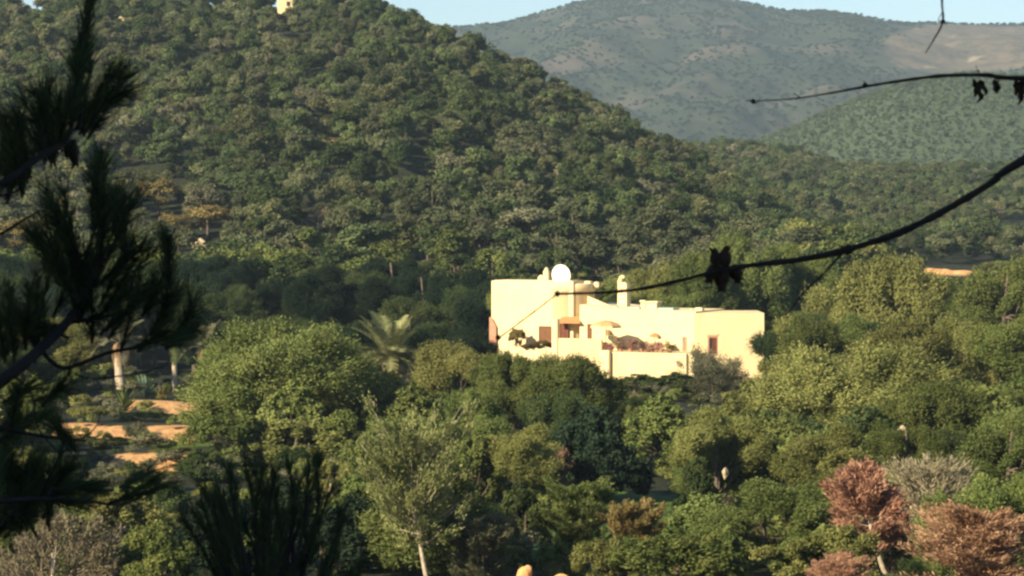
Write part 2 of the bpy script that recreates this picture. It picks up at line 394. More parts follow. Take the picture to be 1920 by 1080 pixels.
def lobed(rng, nl, ncl, a, c, z0, lob=(.34, .5), up=-.25):
    """clump centres over several lobes filling an ellipsoid crown of half width a, half height c centred at z0"""
    D = unit(rng.normal(size=(nl, 3))); D[:, 2] = np.where(D[:, 2] < -.8, -D[:, 2] * .6, D[:, 2]); D = unit(D)
    rr = rng.uniform(.5, .82, (nl, 1)); LC = D * rr; LR = rng.uniform(*lob, nl)
    C = []; W = []
    for i in range(ncl):
        j = rng.integers(nl)
        for _ in range(8):
            d = unit(rng.normal(size=3))
            if d[2] > up and np.dot(d, LC[j]) > -.25: break
        q = LC[j] + d * LR[j] * rng.uniform(.72, 1.08)
        C.append(q); W.append(j)
    C = np.array(C); lt = rng.uniform(.15, .85, nl)
    return C * np.array([a, a, c]) + np.array([0, 0, z0]), lt[np.array(W)]

PROTO = {}
def trunk_mesh(name, rng, H, top, r0, C, nb, bend=.05):
    mb = MB(); b1 = rng.normal(0, bend * H, 2)
    path = [np.array([b1[0] * (t - t * t) * 2, b1[1] * (t - t * t) * 2, -1.2 + (top + 1.2) * t]) for t in np.linspace(0, 1, 7)]
    mb.tube(path, [r0 * (1.15 - .85 * t) for t in np.linspace(0, 1, 7)], 8)
    for i in rng.permutation(len(C))[:nb]:
        e = C[i]; t = rng.uniform(.3, .85); s = path[min(6, int(t * 6))]
        mid = (s + e) / 2 + np.array([0, 0, -.06 * H])
        mb.tube([s, mid, e], [r0 * .34, r0 * .22, r0 * .07], 5, cap=False)
    me = bpy.data.meshes.new(name); me.from_pydata(mb.v, [], mb.f); me.update()
    for p_ in me.polygons: p_.use_smooth = True
    me.materials.append(M['bark']); return me

def make_pine(seed, H=10, a=4.0, low=.2, nl=13, ncl=270, n=270, L=.21, W=.075, rc=.60, tall=1.0, nb=14):
    rng = np.random.default_rng(seed); c = H * (1 - low) / 2
    C, lt = lobed(rng, nl, ncl, a * .86, c * .9, H - c, (.2, .36), -.7)
    R = rng.uniform(.55, 1.3, (ncl, 1)) * rc * np.array([1, 1, 1.45])
    ax = unit(unit(C - np.array([0, 0, H - c])) + np.array([0, 0, .9]))
    V, F, T = leaves(rng, C, R, n, L, W, ax, .55, .85, .3, np.clip(lt + rng.normal(0, .12, ncl), 0, 1), cc=(0, 0, H - c * 1.1))
    cr = quads('crown', V, F, [M['green']], {'tint': T})
    return dict(crown=cr, trunk=trunk_mesh('trunk', rng, H, H * .8, .022 * H, C, nb), H=H, W=2 * a)
def make_bush(seed, H=4, a=2.4, n=150, ncl=120, L=.2, W=.11, rc=.45, nl=9, tuft=0.0):
    rng = np.random.default_rng(seed); c = H * .55
    C, lt = lobed(rng, nl, ncl, a * .86, c * .9, H - c, up=-.6)
    R = rng.uniform(.6, 1.2, (ncl, 1)) * rc * np.array([1, 1, .9 + tuft])
    ax = unit(unit(C - np.array([0, 0, H * .2])) + np.array([0, 0, .4]))
    V, F, T = leaves(rng, C, R, n, L, W, ax, .3 + .4 * (tuft > 0), .88, .35, np.clip(lt + rng.normal(0, .12, ncl), 0, 1))
    return dict(crown=quads('crown', V, F, [M['green']], {'tint': T}), trunk=trunk_mesh('trunk', rng, H, H * .6, .03 * H, C, 12), H=H, W=2 * a)
def make_feather(seed, H=8, a=2.6, low=.3, nbr=60, n=150, L=.26, W=.07, lean=0.0, fat=.42, flame=0.0):
    """brushes sweeping up and out from a bare stem"""
    rng = np.random.default_rng(seed); mb = MB()
    zs = low * H + (H * .9 - low * H) * np.sort(rng.uniform(0, 1, nbr)) ** .9
    tops = lambda z: np.array([lean * H * (1 - (1 - max(z, -.1 * H) / H) ** 2), .2 * lean * z, z])
    mb.tube([tops(z) - np.array([0, 0, 0]) for z in np.linspace(-1.0, H * .93, 9)], [.018 * H * (1.1 - t) for t in np.linspace(0, .95, 9)], 8)
    Cs, As, Rs, tn = [], [], [], []
    for z in zs:
        t = (z - low * H) / (H * (1 - low)); w = rng.uniform(0, 6.28)
        reach = a * (math.sin(math.pi * min(1, .18 + .75 * t)) ** .7) * rng.uniform(.55, 1.1) * (1 - flame * t)
        d = np.array([math.cos(w), math.sin(w), rng.uniform(.35, .95) + .7 * t])
        s = tops(z); e = s + d * reach; mid = s + d * reach * .5 - np.array([0, 0, .12 * reach])
        mb.tube([s, mid, e], [.0050 * H, .0035 * H, .0012 * H], 4, cap=False)
        tt = rng.uniform(.1, .9)
        for q in (.45, .72, .98):
            Cs.append(s * (1 - q) + e * q + rng.normal(0, .07 * a, 3)); dd = unit(d + np.array([0, 0, .5]) + rng.normal(0, .25, 3)); As.append(dd)
            Rs.append(np.array([fat, fat, fat * 1.9]) * rng.uniform(.6, 1.15)); tn.append(np.clip(tt + rng.normal(0, .1), 0, 1))
    V, F, T = leaves(rng, np.array(Cs), np.array(Rs), n, L, W, np.array(As), .75, .6, .2, np.array(tn))
    me = bpy.data.meshes.new('trunk'); me.from_pydata(mb.v, [], mb.f); me.update(); me.materials.append(M['bark_pale'])
    for p_ in me.polygons: p_.use_smooth = True
    return dict(crown=quads('crown', V, F, [M['green']], {'tint': T}), trunk=me, H=H, W=2 * a)
def make_lod(seed, H=8, a=3.2, ncl=44, n=84, L=.42, W=.26, rc=.80, low=.22, one=False, mat='hill', nl=7):
    rng = np.random.default_rng(seed); c = H * (1 - low) / 2
    C, lt = lobed(rng, nl, ncl, a * .84, c * .86, H - c, (.24, .42), -.5)
    R = rng.uniform(.7, 1.25, (ncl, 1)) * rc * np.array([1, 1, .8])
    V, F, T = leaves(rng, C, R, n, L, W, None, 0, .85, .45, np.clip(lt + rng.normal(0, .15, ncl), 0, 1), cc=(0, 0, H - c * 1.15))
    tm = trunk_mesh('trunk', rng, H, H * .75, .022 * H, C, 4)
    if not one: return dict(crown=quads('crown', V, F, [M[mat]], {'tint': T}), trunk=tm, H=H, W=2 * a)
    me = quads('far_crown', V, F, [M[mat]], {'tint': T}); return me

pines = [make_pine(100 + i, low=[.03, .10, .05, .14][i], nl=[17, 14, 19, 15][i]) for i in range(4)]
wides = [make_pine(120 + i, H=7, a=4.5, low=[-.08, -.02, -.05, .02][i], nl=[18, 15, 20, 16][i], ncl=300) for i in range(4)]
bigpine = make_pine(140, H=9, a=5.4, low=-.04, nl=22, ncl=360, n=290, rc=.74)
bushes = [make_bush(150 + i) for i in range(3)]
leafy = [make_bush(160 + i, H=6, a=3.2, n=120, ncl=170, L=.26, W=.19, rc=.52, nl=12) for i in range(2)]
twiggy = make_bush(170, H=5, a=3.6, n=120, ncl=150, L=.22, W=.06, rc=.5, nl=12, tuft=.9)
feathers = [make_feather(180, H=8.6, a=3.3, low=.32, nbr=62, lean=-.11, n=120, W=.08, fat=.44), make_feather(181, H=6, a=2.2, low=.05, nbr=70, fat=.36), make_feather(182, H=5, a=1.6, low=.08, nbr=55, fat=.3)]
deads = [make_feather(190, H=6, a=1.9, low=.26, flame=.7, nbr=66, L=.26, W=.05, lean=-.14, fat=.30, n=150), make_feather(191, H=6, a=2.4, low=.08, flame=.72, nbr=84, L=.24, W=.045, fat=.34, n=130)]
bares = [make_feather(195, H=5, a=1.6, low=.2, nbr=60, L=.3, W=.04, n=70, fat=.34), make_feather(196, H=7, a=2.0, low=.2, nbr=40, L=.3, W=.03, n=16, fat=.4)]
lods = [make_lod(200 + i, a=[3.2, 2.9, 3.4, 3.0, 3.3, 2.8][i], low=[.1, .2, .06, .15, .1, .02][i], nl=[7, 6, 8, 5, 9, 6][i]) for i in range(6)]

def fit(pr):
    n = len(pr['crown'].vertices); v = np.empty(n * 3, np.float32); pr['crown'].vertices.foreach_get('co', v); v = v.reshape(-1, 3)
    pr['H'] = float(np.percentile(v[:, 2], 99.7)); pr['W'] = float(np.percentile(np.abs(v[:, :2]).max(1), 98.5)) * 2
for pr_ in pines + bushes + leafy + feathers + deads + bares + lods + wides + [bigpine, twiggy]: fit(pr_)
def plant(name, pr, loc, h, w, crown_mat, label, cat, group=None, trunk_mat=None, rz=None, rng=np.random.default_rng(7), tilt=0.0):
    if w > 1.0 * h:                                     # a spreading tree is grown as one, not squashed
        for i_, q_ in enumerate(pines):
            if q_ is pr: pr = wides[i_]
    o = empty(name, tuple(map(float, loc)), float(rng.uniform(0, 6.28)) if rz is None else rz)
    o.scale = (w / pr['W'], w / pr['W'], h / pr['H'])
    if tilt: o.rotation_euler[1] = tilt
    tag(o, label, cat, group)
    for part, mt in (('crown', crown_mat), ('trunk', trunk_mat)):
        c = link(bpy.data.objects.new(part, pr[part]), o)
        if mt:
            c.material_slots[0].link = 'OBJECT'; c.material_slots[0].material = M[mt]
    return o

VIEW = []
TAKEN = []                                            # x, y, radius of hand placed trees
def put(name, pr, px, top, wpx, Y, mat, label, cat='tree', trunk=None, rz=None, sink=0.0, tilt=0.0):
    x = PX(px, Y); g = float(G(x, Y)); h = ZY(top, Y) - g + sink; w = wpx * K * Y
    TAKEN.append((x, Y, w / 2)); VIEW.append((px, top, wpx, Y, photo_rc(x, Y, g)[1]))
    return plant(name, pr, (x, Y, g - sink), max(h, .4), w, mat, label, cat, None, trunk, rz, tilt=tilt)

# ------------------------------------------------------------------ the villa
def build_villa():
    A = np.array([PX(920, 246), 246.0]); B = np.array([PX(1433, 235), 235.0])
    e = (B - A) / np.linalg.norm(B - A); nrm = np.array([-e[1], e[0]])        # e along the facade, nrm away from the camera
    ang = math.atan2(e[1], e[0])
    root = empty('villa', (A[0], A[1], 0), ang)
    tag(root, 'large cream flat-roofed villa with round tower standing among the trees', 'house')
    def uz(px, py, off=0.0):                                                  # ray meets the plane "off" behind the facade line
        d = ray(px, py); o = A + nrm * off
        t = ((o - CAM[:2]) @ nrm) / (d[:2] @ nrm); p = CAM + d * t
        return (p[:2] - A) @ e, p[2]
    U = lambda px, off=0.0: uz(px, 600, off)[0]
    Zp = lambda px, py, off=0.0: uz(px, py, off)[1]
    b0 = 2.0
    # left block with parapet
    zt = Zp(985, 527); u1 = U(1075)
    w = MB().box(U(921), u1, 0, 3.4, b0, zt, .06).build('wall', M['white'], root)
    MB().box(U(921) + .25, u1 - .25, .25, 3.15, zt + .003, zt + .05).build('parapet_cap', M['white'], w)
    # round tower
    rt = 2.35; uc = U(1112, 2.2) - rt; ztt = Zp(1085, 532, .3)
    tw = MB().lathe([(rt, b0), (rt, ztt - .75), (rt + .06, ztt - .70), (rt + .06, ztt - .06), (rt, ztt), (rt - .3, ztt), (rt - .3, ztt - .3), (.01, ztt - .3)], 40, (uc, 2.2, 0)).build('tower', M['cream'], root, True)
    MB().prism([(uc + rt - .15, Zp(1115, 575)), (U(1136), Zp(1136, 575)), (uc + rt - .15, Zp(1115, 556))], 1.2, 1.5).build('parapet_slope', M['cream'], tw)
    # middle wing
    zm = Zp(1195, 580, -.8)
    um0, um1 = U(1087, -.8), U(1304, -.8)
    mw = MB(); mw.prism([(um0, b0), (um1, b0), (um1, Zp(1304, 584, -.8)), (U(1195, -.8), Zp(1195, 582, -.8)), (um0, Zp(1087, 571, -.8))], -.8, 7.0)
    mw.build('wall', M['white'], root)
    # right block faces the valley square on
    rb = empty('right_wing', (0, 0, 0)); rb.parent = root
    bpy.data.objects.remove(rb)
    zr0 = Zp(1304, 584, -1.0); zr1 = Zp(1433, 588, -1.0)
    c0 = np.array([U(1301, -.9), -.9]); rot = -ang                              # un-rotate: parallel to the picture
    def loc2(u, v): return (c0[0] + u * math.cos(rot) - v * math.sin(rot), c0[1] + u * math.sin(rot) + v * math.cos(rot))
    W3 = (1433 - 1301) * K * 236.5
    pts = [loc2(0, 0), loc2(W3, 0), loc2(W3, 6.5), loc2(0, 6.5)]
    zt3 = ZY(587, 236.8)
    MB().add([(x, y, b0) for x, y in pts] + [(x, y, zt3) for x, y in pts], [(3,2,1,0),(4,5,6,7),(0,1,5,4),(1,2,6,5),(2,3,7,6),(3,0,4,7)]).build('wall', M['cream'], root)
    yr3 = A[1] + e[1] * c0[0] + nrm[1] * c0[1]
    def on3(px, py, out=0.0):                                                 # local point on the right wing face
        x = PX(px, yr3 - out); q = np.array([x, yr3 - out]) - A; return q @ e, q @ nrm, ZY(py, yr3 - out)
    def slab3(name, mat, px0, px1, py0, py1, o0, o1, parent):
        a = [on3(px0, py0, o0), on3(px1, py0, o0), on3(px1, py0, o1), on3(px0, py0, o1)]; z1 = ZY(py0, yr3); z0 = ZY(py1, yr3)
        vs = [(p_[0], p_[1], z0) for p_ in a] + [(p_[0], p_[1], z1) for p_ in a]
        return MB().add(vs, [(0,1,2,3),(7,6,5,4),(4,5,1,0),(5,6,2,1),(6,7,3,2),(7,4,0,3)]).build(name, mat, parent)
    wf = slab3('window', M['terracotta'], 1327, 1345, 630, 664, .0, .05, root)
    slab3('pane', M['glass'], 1330, 1336, 633, 662, .05, .07, wf); slab3('shutter', M['redwood'], 1336, 1343, 633, 662, .05, .09, wf)
    slab3('lintel', M['cream2'], 1325, 1347, 625, 629, .0, .07, wf)
    # facade openings (proud frames on the wall they sit in)
    def opening(px0, px1, py0, py1, off, kind, mat, frame_mat=None):
        u0, u1_ = U(px0, off), U(px1, off); z1, z0 = Zp((px0 + px1) / 2, py0, off), Zp((px0 + px1) / 2, py1, off)
        fr = MB()
        fr.box(u0 - .08, u0, off - .07, off + .02, z0, z1 + .08); fr.box(u1_, u1_ + .08, off - .07, off + .02, z0, z1 + .08); fr.box(u0, u1_, off - .07, off + .02, z1, z1 + .08)
        o = fr.build(kind, frame_mat or M['wood'], root)
        MB().box(u0, u1_, off - .03, off + .02, z0, z1).build('leaf' if kind == 'door' else 'shutter', mat, o)
        um = (u0 + u1_) / 2; MB().box(um - .03, um + .03, off - .05, off - .03, z0, z1).build('rail', M['wood'], o)
        return o
    opening(1012, 1032, 613, 644, 0, 'window', M['wood'])
    opening(1051, 1064, 605, 634, -.2, 'door', M['redwood'])
    opening(1281, 1286, 633, 666, -.8, 'window', M['drystone'], M['terracotta'])
    opening(1103, 1108, 609, 642, -.8, 'door', M['wood'])
    # porch canopy with tiles over the tower door
    u0, u1_ = U(1044, -1.0), U(1090, -1.0); z1 = Zp(1065, 593, -.2); z0 = Zp(1065, 604, -1.3)
    MB().add([(u0 + .25, .05, z1), (u1_ - .55, .05, z1), (u1_, -1.3, z0), (u0, -1.3, z0), (u0 + .25, .05, z1 - .12), (u1_ - .55, .05, z1 - .12), (u1_, -1.3, z0 - .12), (u0, -1.3, z0 - .12)],
             [(0,3,2,1),(4,5,6,7),(0,1,5,4),(1,2,6,5),(2,3,7,6),(3,0,4,7)]).build('awning', M['tile'], root)
    # front terrace: retaining wall, corner pillar, balustrade and gate pillar
    off = -4.6; zt_ = Zp(1200, 661, off); p0 = (U(1136, off), off); 
    MB().box(U(1137, off), U(1287, off), off, -.85, b0, zt_, .05).build('terrace_wall', M['cream2'], root)
    MB().box(U(1127, off), U(1146, off), off - .45, off + .5, b0, zt_ + .12, .08).build('pillar', M['white'], root)
    MB().box(U(1264, off), U(1300, off), off + .3, -.9, b0, Zp(1280, 664, off), .05).build('pillar', M['white'], root)
    off = -3.0; zb = Zp(1085, 635, off)
    MB().box(U(1046, off), U(1128, off), off, off + .35, b0, zb, .05).build('balustrade', M['cream2'], root)
    MB().box(U(1035, off), U(1046, off), off - .1, off + .45, b0, Zp(1040, 598, off), .05).build('pillar', M['white'], root)
    MB().box(U(934, off), U(1035, off), off, off + .3, b0, Zp(985, 652, off), .05).build('balustrade', M['white'], root)
    # stepped garden seat built of white masonry
    off = -2.2; zf = zt_; st = MB()
    st.box(U(1122, off), U(1160, off), off, off + 1.0, zf - .1, Zp(1140, 641, off), .05)
    st.box(U(1118, off), U(1148, off), off + .25, off + 1.2, zf - .1, Zp(1140, 630, off), .05); st.box(U(1112, off), U(1134, off), off + .5, off + 1.3, zf - .1, Zp(1140, 619, off), .05)
    st.build('masonry_seat', M['white'], root)
    # left edge: battered buttress, its pinkish shading put into the terracotta colour
    MB().prism([(U(919.5), b0), (U(934), b0), (U(932), Zp(932, 612)), (U(925), Zp(925, 598)), (U(919.5), Zp(920, 594))], -.25, .6).build('buttress', M['terracotta'], root)
    # chimneys
    def chimney(px0, px1, py0, py1, off, mat=M['white']):
        z1, z0 = Zp((px0+px1)/2, py0, off), Zp((px0+px1)/2, py1, off)
        return MB().box(U(px0, off), U(px1, off), off, off + (U(px1, off) - U(px0, off)), z0 - .4, z1, .05).build('chimney', mat, root)
    ch = chimney(1157.5, 1175, 531, 577, 2.0)
    off = 2.3; mb = MB(); cx = U(1163, off); zc = Zp(1165, 531, off)
    mb.tube([(cx, off, zc - .1), (cx - .02, off, zc + .25), (cx + .06, off, zc + .5), (cx + .24, off, zc + .62), (cx + .38, off, zc + .5)], [.26, .24, .2, .17, .15], 10)
    mb.box(cx + .32, cx + .56, off - .2, off + .2, zc - .02, zc + .1)
    mb.build('cowl', M['white'], ch)
    c1 = chimney(1018, 1028, 508, 527, 1.5); off = 1.5
    cc = MB(); um = U(1023, off); zc = Zp(1023, 508, off); cc.lathe([(.25, 0), (.22, .12), (.13, .28), (.01, .34)], 12, (um, off + .24, zc)); cc.build('cowl', M['white'], c1, True)
    c3 = chimney(1008, 1018, 519, 527, 1.5)
    MB().lathe([(.24, 0), (.2, .12), (.02, .18)], 10, (U(1013, 1.5), 1.74, Zp(1013, 519, 1.5))).build('cowl', M['white'], c3, True)
    c2 = chimney(1211, 1231, 568, 584, 1.5); MB().box(U(1209, 1.5), U(1233, 1.5), 1.4, 2.6, Zp(1220, 568, 1.5) + .003, Zp(1220, 565, 1.5)).build('cap', M['white'], c2)
    c4 = chimney(1201, 1210, 566, 583, 1.5); MB().box(U(1200, 1.5), U(1211, 1.5) - .05, 1.4, 2.0, Zp(1205, 566, 1.5) + .003, Zp(1205, 563, 1.5)).build('cap', M['white'], c4)
    chimney(1303, 1316, 577, 588, 1.2); c5 = chimney(1293, 1298, 580, 588, 1.0)
    # skylights
    for (a_, b_, t_, l_) in ((1136, 1156, 573, 578), (1177, 1199, 575, 581), (1233, 1262, 577, 588)):
        off = 1.3
        o = MB().box(U(a_, off), U(b_, off), off, off + 1.6, Zp((a_+b_)/2, l_, off) - .2, Zp((a_+b_)/2, t_, off)).build('skylight', M['panel'], root)
    # roof tanks on the tower
    mb = MB(); zz = ztt - .3; 
    o = MB().box(U(1097, 2.2), U(1111, 2.2) - .1, 1.9, 2.7, zz, Zp(1104, 527, 2.2), .08).build('roof_box', M['white'], root)
    o = MB().lathe([(.01, zz), (.3, zz), (.3, Zp(1119, 540, 2.4)), (.3, Zp(1119, 532, 2.4)), (.22, Zp(1119, 529, 2.4)), (.01, Zp(1119, 528, 2.4))], 14, (U(1119, 2.4), 2.4, 0)).build('water_tank', M['white'], root, True)
    # satellite dish: a thing standing on the roof
    off = 1.0; q = A + e * U(1053, off) + nrm * off; zb = zt + .05
    d = empty('satellite_dish', (q[0], q[1], zb)); tag(d, 'big white satellite dish standing on the roof of the cream villa', 'satellite dish')
    zc = ZY(515, q[1]) - zb; mb = MB(); prof = [(.001, 0), (.35, .03), (.65, .10), (.86, .19), (.90, .21), (.86, .215), (.6, .13), (.001, .03)]
    mb.lathe(prof, 36); Mx = Matrix.Rotation(math.radians(100), 4, 'X') @ Matrix.Scale(1.12, 4, (0, 1, 0)); mb.v = [tuple((Matrix.Rotation(-.25, 4, 'Z') @ Mx) @ Vector(v)) for v in mb.v]
    mb.v = [(x, y, z + zc) for x, y, z in mb.v]; mb.build('reflector', M['dish'], d, True)
    MB().tube([(0, .12, 0), (0, .12, zc)], .06, 10).build('mast', M['metal'], d)
    MB().tube([(0, -.02, zc - .75), (-.1, -.75, zc - .1)], .02, 6).tube([(-.1, -.72, zc - .12), (-.1, -.86, zc - .02)], .06, 8).build('feed_arm', M['metal'], d)
    # parasols on the terrace
    def parasol(px, py_top, py_edge, wpx, off, label, cm):
        q = A + e * U(px, off) + nrm * off; y = q[1]; zf_ = zt_
        o = empty('parasol', (q[0], y, zf_), ang); tag(o, label, 'parasol')
        r = wpx * K * y / 2; h1 = ZY(py_edge, y) - zf_; h2 = ZY(py_top, y) - zf_
        cn = MB().lathe([(.02, h2), (r * .45, h2 - (h2 - h1) * .22), (r * .8, h2 - (h2 - h1) * .58), (r, h1)], 8, arc=2*math.pi).build('canopy', cm, o)
        MB().lathe([(r, h1 - .003), (r * 1.0, h1 - .17)], 8).build('valance', M['white'], cn)
        MB().tube([(0, 0, 0), (0, 0, h2 - .05)], .04, 8).build('pole', M['wood'], o)
        MB().lathe([(.35, 0), (.33, .08), (.05, .1)], 14).build('base', M['stone'], o)
    parasol(1136, 600, 611, 62, -3.9, 'wide tan parasol spread over the villa terrace beside the white masonry seat', M['canvas'])
    parasol(1228, 624, 632, 27, -2.9, 'small orange brown parasol near the narrow window of the villa terrace', M['tile'])
    t = empty('garden_table', tuple(A + e * U(1223, -2.3) + nrm * -2.3) + (zt_,), ang); tag(t, 'small white table under the little orange parasol on the terrace', 'table')
    MB().lathe([(.01, .72), (.5, .72), (.5, .76), (.01, .76)], 16).build('tabletop', M['white'], t)
    for sx in (-.3, .3):
        for sy in (-.3, .3): MB().tube([(sx, sy, 0), (sx, sy, .72)], .03, 6).build('leg', M['white'], t)
    # planted pots along the terrace wall, a climbing bush and creeping plants below the left block
    rng = np.random.default_rng(31)
    pots = [(1146, 646, 'pink'), (1164, 642, 'brown'), (1183, 637, 'pink'), (1203, 641, 'brown'), (1222, 645, 'pink'), (1240, 643, 'pink'), (1257, 641, 'ochre')]
    words = ['leftmost pinkish potted shrub by the corner pillar', 'brown potted shrub second from the left pillar', 'tallest pink potted shrub in the terrace row', 'brown potted shrub right of the tallest pink one',
             'pink potted shrub below the small orange parasol', 'pink potted shrub just right of the small parasol', 'yellowish potted shrub closing the right end of the row']
    for (px, py, mt), lb in zip(pots, words):
        off = -4.1; q = A + e * U(px, off) + nrm * off
        o = empty('potted_shrub', (q[0], q[1], zt_)); tag(o, lb + ' on the terrace wall', 'potted plant', 'potted shrubs along the terrace wall')
        MB().lathe([(.14, 0), (.22, .28), (.25, .28), (.25, .33), (.01, .33)], 12).build('pot', M['terracotta'], o)
        h = max(.6, ZY(py, q[1]) - zt_)
        Cc = np.array([[0, 0, .25 + (h - .3) * .5]]) + rng.normal(0, 1, (9, 3)) * np.array([.24, .15, .15])
        V, F, T = leaves(rng, Cc, np.full((9, 3), .26), 60, .14, .08)
        link(bpy.data.objects.new('foliage', quads('foliage', V, F, [M[mt]], {'tint': T})), o)
    return A, e, nrm, U, Zp
A_, e_, n_, U_, Z_ = build_villa()
def at_house(px, off): q = A_ + e_ * U_(px, off) + n_ * off; return q

rngp = np.random.default_rng(77)
q = at_house(970, -1.6); plant('climbing_bush', bushes[1], (q[0], q[1], Z_(970, 655, -1.6)), 1.9, 1.5, 'ochre', 'yellow green bush growing against the left block of the villa', 'bush')
q = at_house(1012, -2.2); plant('creeper', bushes[2], (q[0], q[1], Z_(1012, 656, -2.2)), .85, 2.9, 'ochre', 'low creeping plant below the brown window of the villa', 'plant')

# ------------------------------------------------------------------ palms, agave, walls, rocks
def frond_mesh(seed, L=2.6, droop=.5, lw=.55):
    rng = np.random.default_rng(seed); n = 44; V = []; F = []; T = []
    prev = None; pts = []
    for i in range(n + 1):
        t = i / n; x = L * (t - .18 * droop * t * t); z = L * (.42 * t - droop * t * t * .95); pts.append(np.array([x, 0, z]))
    for i in range(2, n):
        p = pts[i]; tg = unit(pts[i + 1] - pts[i - 1]); t = i / n
        ll = lw * math.sin(math.pi * min(1, .12 + .85 * t)) ** .6
        for s in (-1, 1):
            d = unit(tg * .65 + np.array([0, s, 0]) * .8 + np.array([0, 0, .25 - .3 * rng.random()]))
            e = p + d * ll; wd = tg * .034
            b = len(V); V += [p - wd, p + wd, e + wd * .3, e - wd * .3]; F.append((b, b+1, b+2, b+3)); T.append(np.clip(.5 + rng.normal(0, .25), 0, 1))
    for i in range(n):                                   # midrib
        b = len(V); w = .035 * (1 - i / n) + .008
        V += [pts[i] + [0, w, 0.01], pts[i] - [0, w, -0.01], pts[i+1] - [0, w * .9, -.01], pts[i+1] + [0, w * .9, .01]]; F.append((b, b+1, b+2, b+3)); T.append(.95)
    return quads('frond', np.array(V), np.array(F), [M['palm']], {'tint': np.array(T)})
FR = [frond_mesh(1, 2.7, .25), frond_mesh(2, 2.7, .55), frond_mesh(3, 2.6, .85), frond_mesh(4, 2.3, 1.2)]
def palm(px, base, crown, Y, size, label, trunks=((0, 0),), r=.22, nfr=26, skirt=12, mat='palm', pale='bark_pale', seed=1):
    rng = np.random.default_rng(seed); x = PX(px, Y); g = float(G(x, Y)); hc = ZY(crown, Y) - g
    o = empty('palm_tree', (x, Y, g)); tag(o, label, 'palm'); TAKEN.append((x, Y, 1.5))
    for (dx, lean) in trunks:
        pts = [(dx + (lean - dx) * t ** .8, 0, -.6 + (hc + .6) * t) for t in np.linspace(0, 1, 9)]
        MB().tube(pts, [r * (1.15 - .3 * t) * (1 + .06 * (i % 2)) for i, t in enumerate(np.linspace(0, 1, 9))], 9).build('trunk', M[pale], o, True)
    turn = [0.0]
    def fr(me, el, mt, sc):
        turn[0] += 2.4 + rng.normal(0, .15)
        c = link(bpy.data.objects.new('frond', me), o); c.location = (rng.normal(0, .07), rng.normal(0, .07), hc + rng.uniform(-.1, .15))
        c.rotation_euler = (0, -el, turn[0] + seed); c.scale = (sc,) * 3
        c.material_slots[0].link = 'OBJECT'; c.material_slots[0].material = M[mt]
    for i in range(nfr):
        t = i / nfr
        if t < .35: fr(FR[0], rng.uniform(.4, .95), mat, size * rng.uniform(1.0, 1.2))
        elif t < .7: fr(FR[1], rng.uniform(-.05, .35), mat, size * rng.uniform(1.05, 1.25))
        else: fr(FR[2], rng.uniform(-.35, .05), mat, size * rng.uniform(1.0, 1.2))
    for i in range(skirt): fr(FR[3], rng.uniform(-.95, -.5), 'palmdry', size * rng.uniform(.5, .8))
    return o
palm(731, 757, 672, 202, 1.35, 'bushy pale green palm with two thin trunks left of the villa', ((-.25, -.05), (.45, .05)), .11, 38, 10, seed=3)
palm(222, 757, 645, 203, 1.0, 'stout palm whose thick trunk stands above the orange earth bank', ((.25, -.1),), .36, 18, 14, 'greyol', seed=4)
palm(326, 750, 652, 205, .85, 'slender straight palm trunk standing between the two shaggier palms', ((.1, -.02),), .2, 16, 8, 'deep', seed=5)
palm(379, 728, 655, 212, .9, 'shaggy palm with hanging dry fronds beside the big round pine', ((0, 0),), .2, 16, 14, 'greyol', seed=6)
def agave(px, py, Y, s, label, n=34, mat='agave', seed=2):
    rng = np.random.default_rng(seed); x = PX(px, Y); g = float(G(x, Y)); V = []; F = []; T = []
    for i in range(n):
        w = rng.uniform(0, 6.28); el = rng.uniform(.25, 1.45); d = np.array([math.cos(w)*math.cos(el), math.sin(w)*math.cos(el), math.sin(el)]); sd = unit(np.cross(d, [0,0,1]))
        L = s * rng.uniform(.8, 1.15); wd = .075 * s
        up = np.cross(sd, d) * .05 * s
        b = len(V); V += [-sd*wd*.6, sd*wd*.6, d*L*.5 + sd*wd + up, d*L*.5 - sd*wd + up, d*L + sd*.01, d*L - sd*.01]
        F += [(b, b+1, b+2, b+3), (b+3, b+2, b+4, b+5)]; T += [rng.random()]*2
    o = link(bpy.data.objects.new('agave', quads('agave', np.array(V), np.array(F), [M[mat]], {'tint': np.array(T)})))
    o.location = (x, Y, max(g, ZY(py, Y))); tag(o, label, 'plant'); return o
agave(272, 775, 196, 1.9, 'blue green spiky agave beside the thick palm trunk')
agave(232, 800, 188, 1.7, 'yellow green spiky agave just below the thick palm trunk', 40, 'bright', 5)
agave(300, 772, 194, 1.2, 'small pale yellow agave at the top of the orange bank', 26, 'ochre', 6)
agave(140, 880, 160, 1.3, 'pale yellow spiky plant low on the orange slope at left', 26, 'ochre', 7)

def wall_run(px0, px1, top, Y, h, label, thick=.5):
    rng = np.random.default_rng(int(px0)); x0, x1 = PX(px0, Y), PX(px1, Y); zt = ZY(top, Y); mb = MB(); n = int((x1 - x0) / .42)
    for i in range(n):
        xa = x0 + (x1 - x0) * i / n
        for j in range(3):
            za = zt - h + h * j / 3; o = (j % 2) * .2
            mb.box(xa + o + .01, xa + o + (x1 - x0) / n - .012, Y + rng.uniform(-.06, .06), Y + thick, za, za + h / 3 - .015 + rng.uniform(0, .04) * (j == 2), .04)
    o = mb.build('stone_wall', M['drystone'], None); tag(o, label, 'wall'); return o
wall_run(692, 815, 752, 198.5, 1.0, 'low pinkish dry stone wall at the foot of the two-trunked palm')

